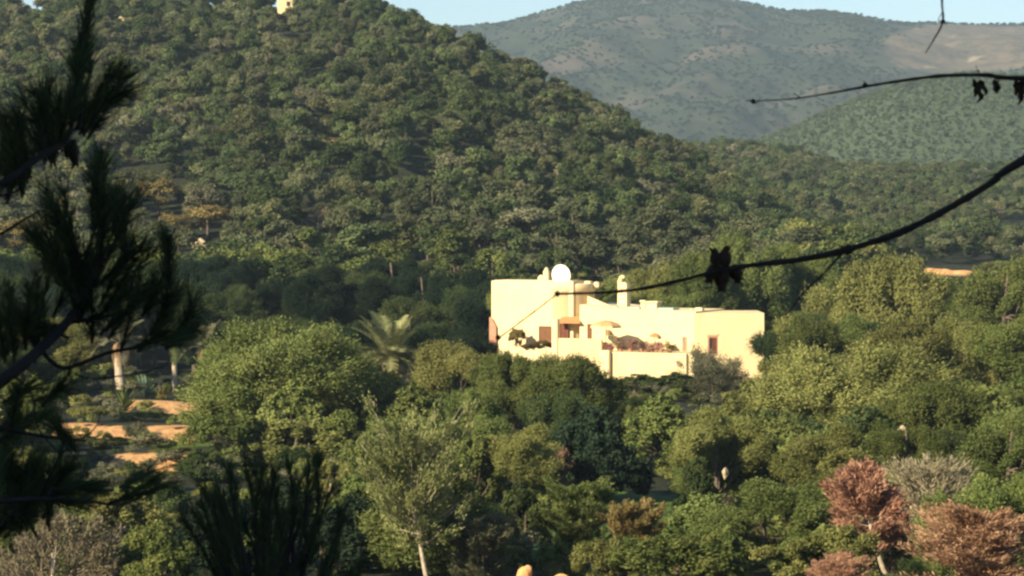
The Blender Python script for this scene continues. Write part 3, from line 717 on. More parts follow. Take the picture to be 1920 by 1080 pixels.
import bmesh
def boulder(px, py, Y, wpx, hpx, mat, label, seed, name='boulder', flat=1.0):
    rng = np.random.default_rng(seed); bm = bmesh.new(); bmesh.ops.create_icosphere(bm, subdivisions=3, radius=1)
    ph = rng.uniform(0, 6, 9)
    for v in bm.verts:
        c = v.co; k = 1 + .18 * math.sin(3*c.x + ph[0]) * math.sin(2.6*c.y + ph[1]) + .13 * math.sin(5*c.z + ph[2] + 2*c.x) + .06 * math.sin(9*c.x + ph[3]) * math.sin(8*c.z + ph[4])
        c *= k
        for d in range(4):                             # flat facets
            nn = Vector((math.cos(ph[d]*3), math.sin(ph[d]*3), math.sin(ph[d+3]))).normalized(); q = c.dot(nn)
            if q > .72: c -= nn * (q - .72) * .9
    me = bpy.data.meshes.new(name); bm.to_mesh(me); bm.free(); me.materials.append(M[mat])
    o = link(bpy.data.objects.new(name, me)); s = K * Y / 2
    o.scale = (wpx * s * 1.1, wpx * s * .9, hpx * s * 1.15); o.location = tuple(P(px, py, Y)); o.rotation_euler = (0, 0, rng.uniform(0, 6))
    tag(o, label, 'rock'); return o
boulder(1690, 812, 148, 18, 26, 'stone', 'pale yellow slanting rock between the big right pine and the green trees', 1)
boulder(1360, 888, 128, 14, 18, 'stone', 'small pale rock in the dark gap right of the green lawn', 2)
boulder(1545, 957, 118, 34, 18, 'stone', 'flat pale rock touching the left side of the reddish dead pine', 3)
boulder(985, 1080, 104, 26, 38, 'orange_rock', 'upright rounded orange rock at the bottom edge of the view', 4)
boulder(1050, 1090, 103, 44, 22, 'orange_rock', 'wide flat orange rock at the bottom edge right of the upright one', 5)
boulder(620, 925, 132, 12, 30, 'stone', 'tiny white upright stone in the shade left of the pale leaning pine', 6)
boulder(377, 464, hit(377, 476, 250), 36, 30, 'stone', 'white limestone outcrop among ochre trees at the foot of the hill', 7)
for i, (px, py, w_, h_, lb) in enumerate(((232, 34, 16, 12, 'pale rock on the upper hill just right of the dark pine tip'), (318, 14, 18, 10, 'pale rock at the top of the hill, leftmost of the ridge group'), (346, 24, 16, 12, 'lower pale rock of the ridge group at the hilltop'), (366, 11, 12, 9, 'rightmost small pale rock of the ridge group at the hilltop'), (572, 470, 18, 9, 'pale flat rock below the bare grey tree on the hill'))):
    boulder(px, py, hit(px, py + h_ * .5, 300), w_, h_, 'stone', lb, 20 + i)
# small white house with red roof on the ridge
o = empty('hilltop_house', (PX(537, 632), 632, ZY(34, 632))); tag(o, 'tiny white house with red tiled roof on the hill ridge', 'house')
MB().box(-1.9, 1.9, -1.5, 1.5, -1, ZY(-2, 632) - ZY(34, 632)).build('wall', M['white'], o)
zz = ZY(-2, 632) - ZY(34, 632); MB().prism([(-2.2, zz), (2.2, zz), (1.5, zz + .9), (-1.5, zz + .9)], -1.8, 1.8).build('roof', M['redwood'], o)
fr = MB().box(.3, 1.2, -1.56, -1.5, zz - 1.8, zz - .7).build('window', M['wood'], o); MB().box(.38, 1.12, -1.58, -1.56, zz - 1.7, zz - .8).build('pane', M['glass'], fr)
# earth bank beside the track on the right
Yb = 428; mb = MB(); xs = np.linspace(PX(1690, Yb), PX(1850, Yb), 16); rng = np.random.default_rng(5)
prof = lambda t: [(-2.6, -2.5), (-1.4, .5), (-.6, .8), (1.5, .7), (3.5, -2.5)]
vs = []; fs = []
for i, x in enumerate(xs):
    z = ZY(509 + 10 * i / 15, Yb)
    for (dy, dz) in prof(0): vs.append((x, Yb + dy + rng.uniform(-.3, .3), z + dz * rng.uniform(.8, 1.1)))
for i in range(15):
    for j in range(4): fs.append((i*5+j, (i+1)*5+j, (i+1)*5+j+1, i*5+j+1))
o = mb.add(vs, fs).build('earth_bank', M['orange_rock'], None); o['kind'] = 'structure'

# ------------------------------------------------------------------ hand placed trees
put('round_pine', bigpine, 518, 610, 330, 163, 'bright', 'big round bright green pine left of the palm, wider than it is tall')
put('low_pine', bushes[1], 425, 775, 165, 154, 'green', 'low green bushy pine growing against the left foot of the big round pine')
put('low_pine', bushes[2], 555, 790, 190, 153, 'olive', 'low olive bushy pine growing under the middle of the big round pine')
put('low_pine', bushes[0], 655, 770, 130, 155, 'green', 'low green bushy pine growing against the right foot of the big round pine')
put('pine_tree', pines[0], 440, 632, 150, 172, 'green', 'duller green pine crown rising behind the left edge of the big round pine')
put('leaning_pine', feathers[0], 806, 752, 250, 104, 'pale', 'pale feathery pine with a long bare leaning trunk at the bottom', trunk='bark_pale', rz=0.0)
put('pine_tree', pines[1], 868, 645, 170, 192, 'olive', 'grey olive round tree just left of the villa base')
put('pine_tree', pines[2], 960, 664, 170, 184, 'green', 'dense green tree below the left block of the villa')
put('pine_tree', pines[3], 1068, 668, 190, 180, 'green', 'dense green tree below the villa balustrade')
put('pine_tree', pines[0], 885, 735, 160, 156, 'green', 'mid green pine below the grey olive tree')
put('pine_tree', pines[2], 1040, 735, 180, 158, 'deep', 'darker green pine in front of the tree under the balustrade')
put('pine_tree', pines[1], 975, 800, 150, 138, 'olive', 'yellow olive pine in the middle, right of the pale leaning pine')
put('shrub', bushes[0], 1055, 845, 85, 142, 'brown', 'small round brown dry shrub beside the dark shaded tree')
put('holm_oak', leafy[0], 1135, 765, 175, 146, 'dark_shade', 'nearly black shaded oak in the gap below the terrace wall')  # shadow pocket painted through the near-black leaf colour
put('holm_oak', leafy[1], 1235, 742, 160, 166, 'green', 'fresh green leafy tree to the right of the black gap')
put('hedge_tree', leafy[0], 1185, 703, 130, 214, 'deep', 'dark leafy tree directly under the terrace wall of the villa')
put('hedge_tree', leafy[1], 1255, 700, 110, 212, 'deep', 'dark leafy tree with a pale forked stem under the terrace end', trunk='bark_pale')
put('grey_shrub', twiggy, 1338, 650, 175, 212, 'greyol', 'large grey twiggy shrub in front of the right block of the villa')
put('feathery_tree', feathers[1], 1085, 902, 175, 113, 'bright', 'bright green tree with upright feathery shoots at the bottom middle')
put('brown_tree', feathers[2], 1185, 940, 115, 109, 'ochre', 'olive brown feathery tree right of the bright feathery one')
put('shrub', bushes[1], 1130, 1010, 130, 103, 'olive', 'olive shrub at the bottom edge between the feathery trees')
put('shrub', feathers[2], 905, 965, 130, 105, 'greyol', 'brownish olive shrub right of the leaning pine trunk')
put('broad_shrub', bushes[1], 1270, 1000, 230, 101, 'green', 'broad green shrub at the bottom edge right of the middle')
put('pine_tree', pines[0], 1430, 905, 260, 116, 'bright', 'light green pine in front of the flat pale rock')
put('pine_tree', pines[1], 1345, 770, 180, 140, 'olive', 'olive pine crown below the grey twiggy shrub')
put('broad_pine', bigpine, 1600, 650, 345, 168, 'olive', 'very broad green pine filling the slope right of the villa', rz=2.2)
for px, tp, w_, Y, mt, lb in ((1400, 440, 170, 268, 'bright', 'tall bright pine rising behind the right end of the villa roof'), (1310, 478, 140, 263, 'green', 'green pine rising behind the middle of the right roof'), (1225, 498, 130, 266, 'olive', 'olive pine rising behind the tall chimney with the hooked cowl'), (1490, 462, 150, 272, 'green', 'green pine standing clear of the villa, behind its right corner')): put('pine_tree', pines[(px // 10) % 4], px, tp, w_, Y, mt, lb)
put('pine_tree', pines[2], 1690, 610, 260, 190, 'olive', 'olive green pine behind the very broad pine at right')
put('pine_tree', pines[3], 1690, 485, 240, 244, 'olive', 'tall yellow olive pine at right below the earth bank')
put('pine_tree', pines[0], 1890, 488, 200, 238, 'bright', 'bright green pine at the right edge below the track')
put('pine_tree', pines[1], 1500, 592, 150, 232, 'deep', 'dark green pine right beside the corner of the villa')
put('pine_tree', pines[2], 1800, 600, 190, 208, 'olive', 'olive pine between the tall olive pine and the right edge')
put('pine_tree', pines[1], 1900, 590, 190, 196, 'green', 'green pine at the right edge with a pale trunk showing', trunk='bark_pale')
put('pine_tree', pines[3], 1770, 720, 250, 160, 'green', 'large green pine above the bare grey tree at right')
put('pine_tree', pines[0], 1900, 780, 210, 136, 'bright', 'yellow green pine on the right edge above the reddish dead pine')
put('pine_tree', pines[2], 1700, 800, 150, 142, 'green', 'green pine right behind the pale slanting rock')
put('pine_tree', pines[1], 1540, 800, 190, 134, 'olive', 'olive pine with dead lower limbs above the flat pale rock')
put('dead_pine', deads[0], 1668, 868, 205, 110, 'red', 'orange red dead pine leaning left over a pale trunk', trunk='bark_pale', rz=0.0)
put('dead_pine', deads[1], 1830, 948, 250, 98, 'red', 'pinkish red dead pine at the bottom right corner', trunk='bark')
put('dead_pine', deads[1], 1575, 1040, 130, 97, 'red', 'small reddish dead treetop at the bottom edge left of the leaning dead pine', trunk='bark_pale')
put('bare_tree', bares[0], 1738, 858, 150, 117, 'tan', 'bare grey leafless tree between the two red dead pines', trunk='bark_pale')
put('young_pine', feathers[1], 1785, 925, 140, 106, 'bright', 'young green pine between the bare grey tree and the corner dead pine')
put('shrub', twiggy, 1690, 960, 130, 112, 'tan', 'tangle of grey dead twigs beside the trunk of the leaning dead pine')
# left side
for px, tp, w_, Y, lb in ((130, 530, 130, 238, 'added shade-casting dark pine behind the needles, leftmost of the row above the palms'), (215, 515, 130, 244, 'added shade-casting dark pine rising above the thick palm'), (290, 525, 130, 236, 'added shade-casting dark pine rising above the slender palm trunk'), (365, 545, 120, 242, 'added shade-casting dark pine rising above the shaggy palm')): put('pine_tree', pines[(px // 10) % 4], px, tp, w_, Y, 'deep', lb)  # row of pines added to cast shade into the hollow
put('dry_shrub', twiggy, 95, 950, 260, 98, 'tan', 'grey tan dry shrub in the bottom left corner', trunk='bark_pale')
put('shrub', bushes[2], 225, 930, 190, 112, 'olive', 'olive green shrub above the dry shrub in the left corner')
put('shrub', bushes[0], 310, 985, 150, 104, 'green', 'green shrub at the bottom left beside the dark young pine')
put('shrub', bushes[1], 256, 772, 80, 176, 'dark_shade', 'round dark bush on the orange earth at left')
put('shrub', bushes[0], 335, 855, 90, 156, 'green', 'low green bush between the two orange earth patches')
put('shrub', leafy[0], 385, 845, 110, 146, 'deep', 'dark bush at the right end of the orange earth')
put('shrub', bushes[1], 190, 850, 70, 162, 'green', 'small green bush between the orange earth patches near the dark twigs')
put('shrub', bushes[0], 270, 905, 120, 128, 'bright', 'yellow green bush along the lower edge of the orange earth')
put('shrub', bushes[2], 130, 900, 120, 134, 'deep', 'dark green bush at the lower left end of the orange earth')
for px, tp, w_, Y, mt, lb in ((215, 832, 60, 166, 'olive', 'olive bush half way down the orange banks'), (165, 838, 55, 168, 'bright', 'pale green bush at the left of the middle orange bank'), (308, 850, 50, 160, 'green', 'small green bush above the lowest orange bank'), (352, 775, 50, 180, 'green', 'small green bush against the left edge of the big round pine'), (205, 880, 70, 150, 'greyol', 'greyish bush on the lowest orange bank'), (300, 790, 45, 180, 'olive', 'small olive bush at the upper end of the orange banks')): put('shrub', bushes[px % 3], px, tp, w_, Y, mt, lb)
put('shrub', bushes[2], 60, 815, 150, 160, 'bright', 'yellow green bush on the slope at the left edge')
put('shrub', bushes[1], 165, 770, 110, 190, 'deep', 'dark green bush left of the thick palm trunk')
put('pine_tree', pines[2], 90, 600, 200, 206, 'olive', 'olive pine behind the dark branch at the left edge')
put('pine_tree', pines[3], 20, 640, 190, 190, 'deep', 'dark green pine at the left edge behind the thick dark branch')
put('shrub', bushes[2], 700, 790, 110, 150, 'bright', 'light green shrub behind the leaning pine crown')
put('shrub', bushes[0], 640, 800, 120, 158, 'deep', 'dark green shrub under the right side of the big round pine')
put('shrub', leafy[1], 520, 905, 190, 118, 'dark_shade', 'dark shaded bush behind the upright shoots of the young pine')
put('shrub', leafy[0], 420, 925, 190, 110, 'dark_shade', 'dark shaded bush behind the left shoots of the young pine')
put('shrub', leafy[1], 600, 960, 190, 106, 'dark_shade', 'dark shaded bush behind the right shoots of the young pine')
put('shrub', leafy[0], 680, 930, 170, 112, 'dark_shade', 'dark shaded bush left of the leaning pine trunk')
put('shrub', leafy[1], 985, 905, 110, 120, 'deep', 'dark bush on the small lawn left of the bright feathery tree')
put('shrub', leafy[0], 1300, 860, 90, 134, 'deep', 'dark leafy bush right of the black gap above the lawn')
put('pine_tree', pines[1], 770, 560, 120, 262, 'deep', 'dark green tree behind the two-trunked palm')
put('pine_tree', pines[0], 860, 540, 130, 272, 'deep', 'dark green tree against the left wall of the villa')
put('pine_tree', pines[3], 505, 510, 150, 300, 'bright', 'fresh green tree at the foot of the hill above the big round pine')
put('bare_tree', bares[1], 597, 385, 50, hit(597, 442, 250), 'brown', 'thin bare grey tree on the lower hillside', trunk='bark_pale')
put('bare_tree', bares[1], 918, 455, 40, hit(918, 520, 250), 'tan', 'pale bare trunk standing behind the left end of the villa', trunk='bark_pale')
ochres = [(300, 335, 90, hit(300, 405, 250), 'larger ochre tree on the lower hillside near the dark branches'), (385, 385, 95, hit(385, 450, 250), 'ochre tree right above the white limestone outcrop'), (330, 400, 70, hit(330, 455, 250), 'small ochre tree left of the white limestone outcrop'), (30, 410, 110, hit(30, 490, 250), 'yellow tree at the left edge behind the dark twigs'), (225, 600, 60, 226, 'yellow green crown right above the thick palm')]
for px, tp, w_, Y, lb in ochres: put('ochre_tree', lods[0] if Y > 300 else bushes[0], px, tp, w_, Y, 'ochre', lb)

# ------------------------------------------------------------------ scattered woods
def jitter(x0, x1, y0, y1, s, seed):
    rng = np.random.default_rng(seed); gx, gy = np.meshgrid(np.arange(x0, x1, s), np.arange(y0, y1, s * .9))
    gx = gx + (np.arange(gx.shape[0])[:, None] % 2) * s / 2
    return gx.ravel() + rng.uniform(-.42, .42, gx.size) * s, gy.ravel() + rng.uniform(-.42, .42, gx.size) * s
def free(x, y, pad=0.0):
    ok = np.ones(len(x), bool)
    for (tx, ty, r) in TAKEN: ok &= (x - tx) ** 2 + (y - ty) ** 2 > (r * .75 + pad) ** 2
    q = np.stack([x - A_[0], y - A_[1]], -1); u = q @ e_; v = q @ n_
    ok &= ~((u > -2.5) & (u < 28.5) & (v > -7.5) & (v < 11))
    return ok
rng = np.random.default_rng(99)
# wooded hollow round the villa
x, y = jitter(-90, 92, 222, 425, 6.8, 5); a = x / y
k = (np.abs(a) < .222) & free(x, y, 1.0) & ((y < 340) | (a > .105)); k &= ~((np.abs(a - (1775 - 960) * K) < .012) & (y > 330)); 

pxx = 960 + a / K; k &= ~((pxx > 900) & (pxx < 1475) & (y < 252))
hw_ = hit(377, 476, 250); k &= ~((np.abs(pxx - 377) < 30) & (y > hw_ - 70) & (y < hw_ + 3))
HOL = np.stack([x[k], y[k]], -1)
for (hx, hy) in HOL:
    pxh = 960 + hx / hy / K; h = rng.uniform(5.0, 8.5); mt = (rng.choice(['dark_shade', 'deep']) if hy < 300 else rng.choice(['deep', 'green'])) if pxh < 930 else rng.choice(['green', 'olive', 'deep'])  # near-black choice paints the hollow's shade into the crowns
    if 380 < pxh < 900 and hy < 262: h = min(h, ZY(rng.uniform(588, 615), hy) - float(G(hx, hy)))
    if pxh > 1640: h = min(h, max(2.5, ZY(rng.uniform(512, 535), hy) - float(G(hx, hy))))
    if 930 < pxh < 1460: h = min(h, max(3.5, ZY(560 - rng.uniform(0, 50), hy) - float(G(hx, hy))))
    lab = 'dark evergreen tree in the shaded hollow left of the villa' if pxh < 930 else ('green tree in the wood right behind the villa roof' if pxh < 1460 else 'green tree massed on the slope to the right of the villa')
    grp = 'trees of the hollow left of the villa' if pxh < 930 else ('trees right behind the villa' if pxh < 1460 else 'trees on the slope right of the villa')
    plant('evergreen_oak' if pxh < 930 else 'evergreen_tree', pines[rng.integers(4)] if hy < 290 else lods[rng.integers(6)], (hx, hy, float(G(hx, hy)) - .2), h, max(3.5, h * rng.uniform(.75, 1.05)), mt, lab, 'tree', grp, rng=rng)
# bushy trees filling the near slope
x, y = jitter(-48, 48, 104, 222, 4.6, 61); a = x / y; z0 = G(x, y)
k = (np.abs(a) < .225) & (earth_mask(x, y, 0) < .2) & (lawn_mask(x, y, 0) < .25)
for (tx, ty, r) in TAKEN: k &= (x - tx) ** 2 + (y - ty) ** 2 > (r * .5) ** 2
q = np.stack([x - A_[0], y - A_[1]], -1); k &= ~(((q @ e_) > -3) & ((q @ e_) < 27) & ((q @ n_) > -7))
pxx = 960 + a / K; k &= ~((np.abs(pxx - 731) < 75) & (y > 172)); k &= ~((pxx > 150) & (pxx < 420) & (y > 140))
FILL = np.stack([x[k], y[k]], -1)
for (hx, hy) in FILL:
    g = float(G(hx, hy)); pxh = 960 + hx / hy / K
    lim = 745 if 1265 < pxh < 1440 else (700 if 900 < pxh < 1450 else 640)
    if 1205 < pxh < 1300 or 940 < pxh < 1020: lim = max(lim, 975)
    for (vp, vt, vw, vy, vb) in VIEW:
        if vy > hy + .5 and abs(vp - pxh) < vw * .5 + 30: lim = max(lim, min(vt + .45 * (min(vb, 1090) - vt), 1040))
    if (1085 < pxh < 1195 and hy < 185) or (330 < pxh < 690 and hy < 140): continue
    h = min(rng.uniform(3.0, 5.6), ZY(lim + rng.uniform(0, 40), hy) - g)
    if h < 1.0: continue
    pr = [pines[0], pines[2], bushes[0], bushes[1], bushes[2], leafy[0], leafy[1]][rng.integers(7)]
    plant('bushy_tree', pr, (hx, hy, g - .2), h, h * rng.uniform(.95, 1.35), rng.choice(['green', 'olive', 'deep', 'bright']), 'small bushy tree filling a gap between the larger trees of the near slope', 'tree', 'bushy trees of the near slope', rng=rng)
# hillside pines: nearest as individuals, the rest as one mass
x, y = jitter(-175, 120, 338, 700, 5.0, 11); a = x / np.maximum(y, 1)
yr = np.interp(a, HA, HY)
k = (np.abs(a) < .25) & (y < yr + 14) & (a < (1640 - 960) * K) & free(x, y, .5)
for (cp, cb, cw) in ((597, 442, 40), (300, 405, 45), (385, 450, 45), (330, 455, 36), (30, 490, 55)):
    hh_ = hit(cp, cb, 250); k &= ~((np.abs(a - (cp - 960) * K) < cw * K) & (y > hh_ - 22) & (y < hh_ + 2))
for (cp, cw, cy0, cy1) in ((537, 24, 566, 640), (377, 30, hit(377, 476, 250) - 60, hit(377, 476, 250) + 4), *[(p_, 14, hit(p_, q_ + 6, 300) - 24, hit(p_, q_ + 6, 300) + 3) for p_, q_ in ((232, 34), (318, 14), (346, 24), (366, 11), (572, 470))]): k &= ~((np.abs(a - (cp - 960) * K) < cw * K) & (y > cy0) & (y < cy1))
x, y, a = x[k], y[k], a[k]; z = G(x, y)
dark = nz(x, y, 30, 41) + .5 * rng.normal(size=len(x))
keep = dark > -1.0; x, y, z, a = x[keep], y[keep], z[keep], a[keep]
hgt = rng.uniform(3.6, 8.0, len(x)) * (1 + .1 * nz(x, y, 50, 44)); wid = np.maximum(4.0, hgt * rng.uniform(.68, 1.05, len(x)))
inside = np.abs(a) < .2
order = np.lexsort((y, ~inside)); IND = order[:215]; REST = order[215:]
for i in IND:
    mt = 'hill' if rng.random() < .7 else rng.choice(['hillol', 'hillgr', 'greyol', 'deep'])
    plant('pine_tree', lods[rng.integers(6)], (x[i], y[i], z[i] - .3), hgt[i], wid[i], mt, 'small round pine growing on the lower slope of the wooded hill behind the villa', 'tree', 'pines on the lower slope of the hill', rng=rng)

def scatter(name, pts, hs, ws, protos, label, cat, H0, W0, seed, pick=None):
    """one object of kind stuff: instances on its own points"""
    rng = np.random.default_rng(seed); n = len(pts)
    me = bpy.data.meshes.new(name); me.vertices.add(n); me.vertices.foreach_set('co', np.asarray(pts, np.float32).ravel()); me.update()
    sc = np.stack([ws / W0, ws / W0, hs / H0], -1).astype(np.float32)
    at = me.attributes.new('scl', 'FLOAT_VECTOR', 'POINT'); at.data.foreach_set('vector', sc.ravel())
    rt = np.zeros((n, 3), np.float32); rt[:, 2] = rng.uniform(0, 6.28, n)
    at = me.attributes.new('rot', 'FLOAT_VECTOR', 'POINT'); at.data.foreach_set('vector', rt.ravel())
    at = me.attributes.new('pick', 'INT', 'POINT'); at.data.foreach_set('value', (rng.integers(0, len(protos), n) if pick is None else pick).astype(np.int32))
    pc = bpy.data.collections.new(name + '_kinds')
    for i, pm in enumerate(protos):
        q_ = bpy.data.objects.new('%s_kind_%02d' % (name, i), pm); pc.objects.link(q_)
    o = link(bpy.data.objects.new(name, me)); tag(o, label, cat, kind='stuff')
    ng = bpy.data.node_groups.new(name, 'GeometryNodeTree')
    ng.interface.new_socket('Geometry', in_out='INPUT', socket_type='NodeSocketGeometry'); ng.interface.new_socket('Geometry', in_out='OUTPUT', socket_type='NodeSocketGeometry')
    gi = ng.nodes.new('NodeGroupInput'); go = ng.nodes.new('NodeGroupOutput'); ip = ng.nodes.new('GeometryNodeInstanceOnPoints')
    ci = ng.nodes.new('GeometryNodeCollectionInfo'); ci.inputs['Collection'].default_value = pc; ci.inputs['Separate Children'].default_value = True; ci.inputs['Reset Children'].default_value = True
    ip.inputs['Pick Instance'].default_value = True
    def na(nm, dt):
        q = ng.nodes.new('GeometryNodeInputNamedAttribute'); q.data_type = dt; q.inputs['Name'].default_value = nm; return q.outputs['Attribute']
    L = ng.links.new
    L(gi.outputs[0], ip.inputs['Points']); L(ci.outputs[0], ip.inputs['Instance']); L(na('pick', 'INT'), ip.inputs['Instance Index'])
    L(na('rot', 'FLOAT_VECTOR'), ip.inputs['Rotation']); L(na('scl', 'FLOAT_VECTOR'), ip.inputs['Scale']); L(ip.outputs[0], go.inputs[0])
    md = o.modifiers.new('scatter', 'NODES'); md.node_group = ng
    return o
hm = [make_lod(300 + i, one=True, a=3.1, low=[.1, .2, .15, .05, .2, .1, .2, .15][i], nl=[7, 6, 8, 5, 9, 6, 5, 7][i], mat=['hill', 'hill', 'hillgr', 'hillol', 'hillgr', 'deep', 'greyol', 'ochre'][i]) for i in range(8)]
def kinds(x, y, seed):
    r = np.random.default_rng(seed); n = len(x); pk = r.choice([0, 1, 2, 3, 4, 5, 6], n, p=[.2, .2, .2, .12, .1, .12, .06])
    v = nz(x, y, 70, 71) + .5 * r.normal(size=n); a_ = x / y
    pk = np.where((v > 1.0) | ((a_ < -.13) & (v > .35)), r.choice([3, 6, 7], n, p=[.62, .37, .01]), pk); return np.where(v < -1.0, r.choice([5, 4], n), pk)
scatter('pine_forest', np.stack([x[REST], y[REST], z[REST] - .3], -1), hgt[REST], wid[REST], hm, 'pine forest covering the upper slope of the hill', 'forest', 8, 6.2, 1, kinds(x[REST], y[REST], 5))
x, y = jitter(-20, 250, 460, 1010, 6.6, 13); a = x / y; k = (a < .245) & (a > np.interp(y, [460, 560, 1010], [.125, .05, .03]))
k &= ~(((a - (1905 - 960) * K) ** 2 / .013 ** 2 + ((y - 590) / 80) ** 2) < 1)
k &= ~((np.abs(a - (1775 - 960) * K) < .014) & (y < 436))
x, y = x[k], y[k]; z = G(x, y); h = rng.uniform(5, 8.2, len(x))
scatter('valley_wood', np.stack([x, y, z - .3], -1), h, h * rng.uniform(.75, 1.05, len(x)), hm, 'far pine wood filling the valley behind the villa on the right', 'forest', 8, 6.2, 2, kinds(x, y, 6))
fm = [make_lod(320 + i, one=True, a=3.1, ncl=12, n=36, L=1.0, W=.75, rc=1.1, low=-.1, nl=5, mat='far') for i in range(3)]
fm2 = [make_lod(330 + i, one=True, a=3.1, ncl=12, n=36, L=1.0, W=.75, rc=1.1, low=-.1, nl=5, mat='farmt') for i in range(3)]
x, y = jitter(0, 620, 1150, 1800, 6.2, 17); a = x / y; k = (a < .26) & (a > .03); x, y = x[k], y[k]; z = GE(x, y); h = rng.uniform(2.0, 4.4, len(x))
scatter('hill_wood', np.stack([x, y, z - .8], -1), h, h * rng.uniform(.9, 1.25, len(x)), fm, 'low green wood covering the smooth hill at right', 'forest', 8, 6.2, 3)
x, y = jitter(-150, 950, 2150, 3640, 10.5, 19); a = x / y; z = GM(x, y); bmk = bare_mask(x, y, z)
k = (a < .27) & (a > -.06) & ((nz(x, y, 240, 51) + .6 * nz(x, y, 60, 52) + rng.normal(0, .25, len(x)) - 1.6 * bmk > -.42) | ((y > 3540) & (rng.random(len(x)) < .6)))
x, y, z = x[k], y[k], z[k]; h = rng.uniform(3, 6.5, len(x))
scatter('mountain_scrubland', np.stack([x, y, z - h * .3], -1), h, h * rng.uniform(.9, 1.5, len(x)), fm2, 'patchy scrub and trees on the far mountain', 'scrub', 8, 6.2, 4)
# undergrowth below the near trees
x, y = jitter(-40, 42, 96, 222, 2.1, 23); a = x / y
em = earth_mask(x, y, 0); lm = lawn_mask(x, y, 0); k = (np.abs(a) < .22) & ((em < .35) | (rng.random(len(x)) < .42)) & (lm < .3) & (rng.random(len(x)) < .6)
q = np.stack([x - A_[0], y - A_[1]], -1); k &= ~(((q @ e_) > -1) & ((q @ e_) < 27) & ((q @ n_) > -5.5))
k &= ~((np.abs(a - (731 - 960) * K) < .014) & (y > 180)); x, y = x[k], y[k]; h = rng.uniform(.5, 1.5, len(x))
um = [make_lod(340 + i, one=True, H=2, a=1.2, ncl=16, n=60, L=.2, W=.1, rc=.38, low=.02, nl=5, mat=['deep', 'green', 'olive', 'greyol'][i]) for i in range(4)]
scatter('undergrowth', np.stack([x, y, G(x, y) - .1], -1), h, h * rng.uniform(1.2, 1.9, len(x)), um, 'low scrub growing under the near trees', 'undergrowth', 2, 2.4, 5)

# ------------------------------------------------------------------ the pines around the viewpoint
def needles(rng, pts, n, L=.085, W=.0026, spread=.62, r0=0.0):
    """needles brushing forward along a shoot"""
    pts = np.asarray(pts); m = len(pts); t = rng.uniform(0, m - 1.001, n); i = t.astype(int); f = (t - i)[:, None]
    p = pts[i] * (1 - f) + pts[i + 1] * f; tg = unit(pts[i + 1] - pts[i])
    rnd = rng.normal(size=(n, 3)); side = unit(rnd - (rnd * tg).sum(-1, keepdims=True) * tg)
    sp = spread * rng.uniform(.55, 1.25, (n, 1)); d = unit(tg + side * sp + np.array([0, 0, .06])); l = L * rng.uniform(.7, 1.2, (n, 1))
    sd = unit(np.cross(d, rng.normal(size=(n, 3)))) * W / 2; mid = p + d * l * .55 + np.array([0, 0, -.003]); e = p + d * l + np.array([0, 0, -.006])
    V = np.stack([p - sd, p + sd, e + sd * .3, e - sd * .3], 1).reshape(-1, 3)
    return V, np.arange(4 * n).reshape(-1, 4), rng.uniform(0, 1, n)
def curve(pxs, Y, Y2=None, n=None):
    """points given in photograph columns and rows, set out at their own distances"""
    Y2 = Y if Y2 is None else Y2; m = len(pxs); pts = [P(px, py, Y + (Y2 - Y) * i / max(1, m - 1)) for i, (px, py) in enumerate(pxs)]
    n = n or 4 * (m - 1) + 1; out = []
    for s in np.linspace(0, m - 1, n):                  # Catmull-Rom
        i = min(int(s), m - 2); f = s - i; p0, p1, p2, p3 = pts[max(i-1, 0)], pts[i], pts[i+1], pts[min(i+2, m-1)]
        out.append(.5 * ((2*p1) + (p2-p0)*f + (2*p0-5*p1+4*p2-p3)*f*f + (3*p1-p0-3*p2+p3)*f**3))
    return out
def taper(r0, r1, n): return list(np.linspace(r0, r1, n))
def cone_mesh(L, r, seed):
    prof = [(.01, 0), (r*.7, .12*L), (r, .35*L), (r*.85, .6*L), (r*.5, .85*L), (.01, L)]; mb = MB(); mb.lathe(prof, 9)
    rng = np.random.default_rng(seed); mb.v = [tuple(np.array(v) * (1 + rng.uniform(-.12, .12))) for v in mb.v]; return mb
px2m = lambda Y: K * Y
rng = np.random.default_rng(321)
Y0 = 6.0
lp = empty('pine_tree', (-2.6, 5.6, float(G(-2.6, 5.6)))); tag(lp, 'dark needled pine in the shade reaching in from the left edge', 'tree')
base = np.array([-2.6, 5.6, float(G(-2.6, 5.6))])
def at_lp(mb): mb.v = [tuple(np.array(v) - base) for v in mb.v]; return mb
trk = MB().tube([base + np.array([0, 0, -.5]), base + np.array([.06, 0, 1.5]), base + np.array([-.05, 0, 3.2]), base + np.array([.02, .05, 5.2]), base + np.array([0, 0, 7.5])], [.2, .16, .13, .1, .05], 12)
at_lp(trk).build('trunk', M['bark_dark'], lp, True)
boughs = [  # (points, radius at start, at end)
 ([(-460, 1010), (-200, 850), (0, 716), (75, 655), (125, 605), (165, 540), (188, 455), (185, 350), (190, 320)], .028, .004),
 ([(-450, 600), (-200, 440), (0, 345), (80, 290), (125, 262), (143, 190), (160, 90), (170, -10)], .017, .003),
 ([(75, 655), (120, 690), (200, 662), (270, 648), (330, 628), (375, 610)], .009, .003),
 ([(125, 605), (210, 590), (270, 560), (315, 500), (322, 440)], .009, .003),
 ([(-420, 700), (-150, 760), (0, 800), (80, 818), (160, 826)], .012, .003),
 ([(-420, 1010), (-150, 960), (0, 940), (80, 935), (150, 938), (235, 945), (300, 905)], .012, .002),
 ([(0, 440), (40, 415), (75, 395)], .007, .002), ([(-200, 440), (-60, 380), (30, 360), (60, 320)], .009, .002),
 ([(20, 700), (60, 740), (70, 800), (110, 850)], .005, .0015), ([(140, 700), (180, 710), (300, 690), (320, 660)], .004, .001), ([(150, 826), (180, 800), (190, 770)], .003, .001), ([(110, 820), (150, 870), (165, 890)], .003, .001),
]
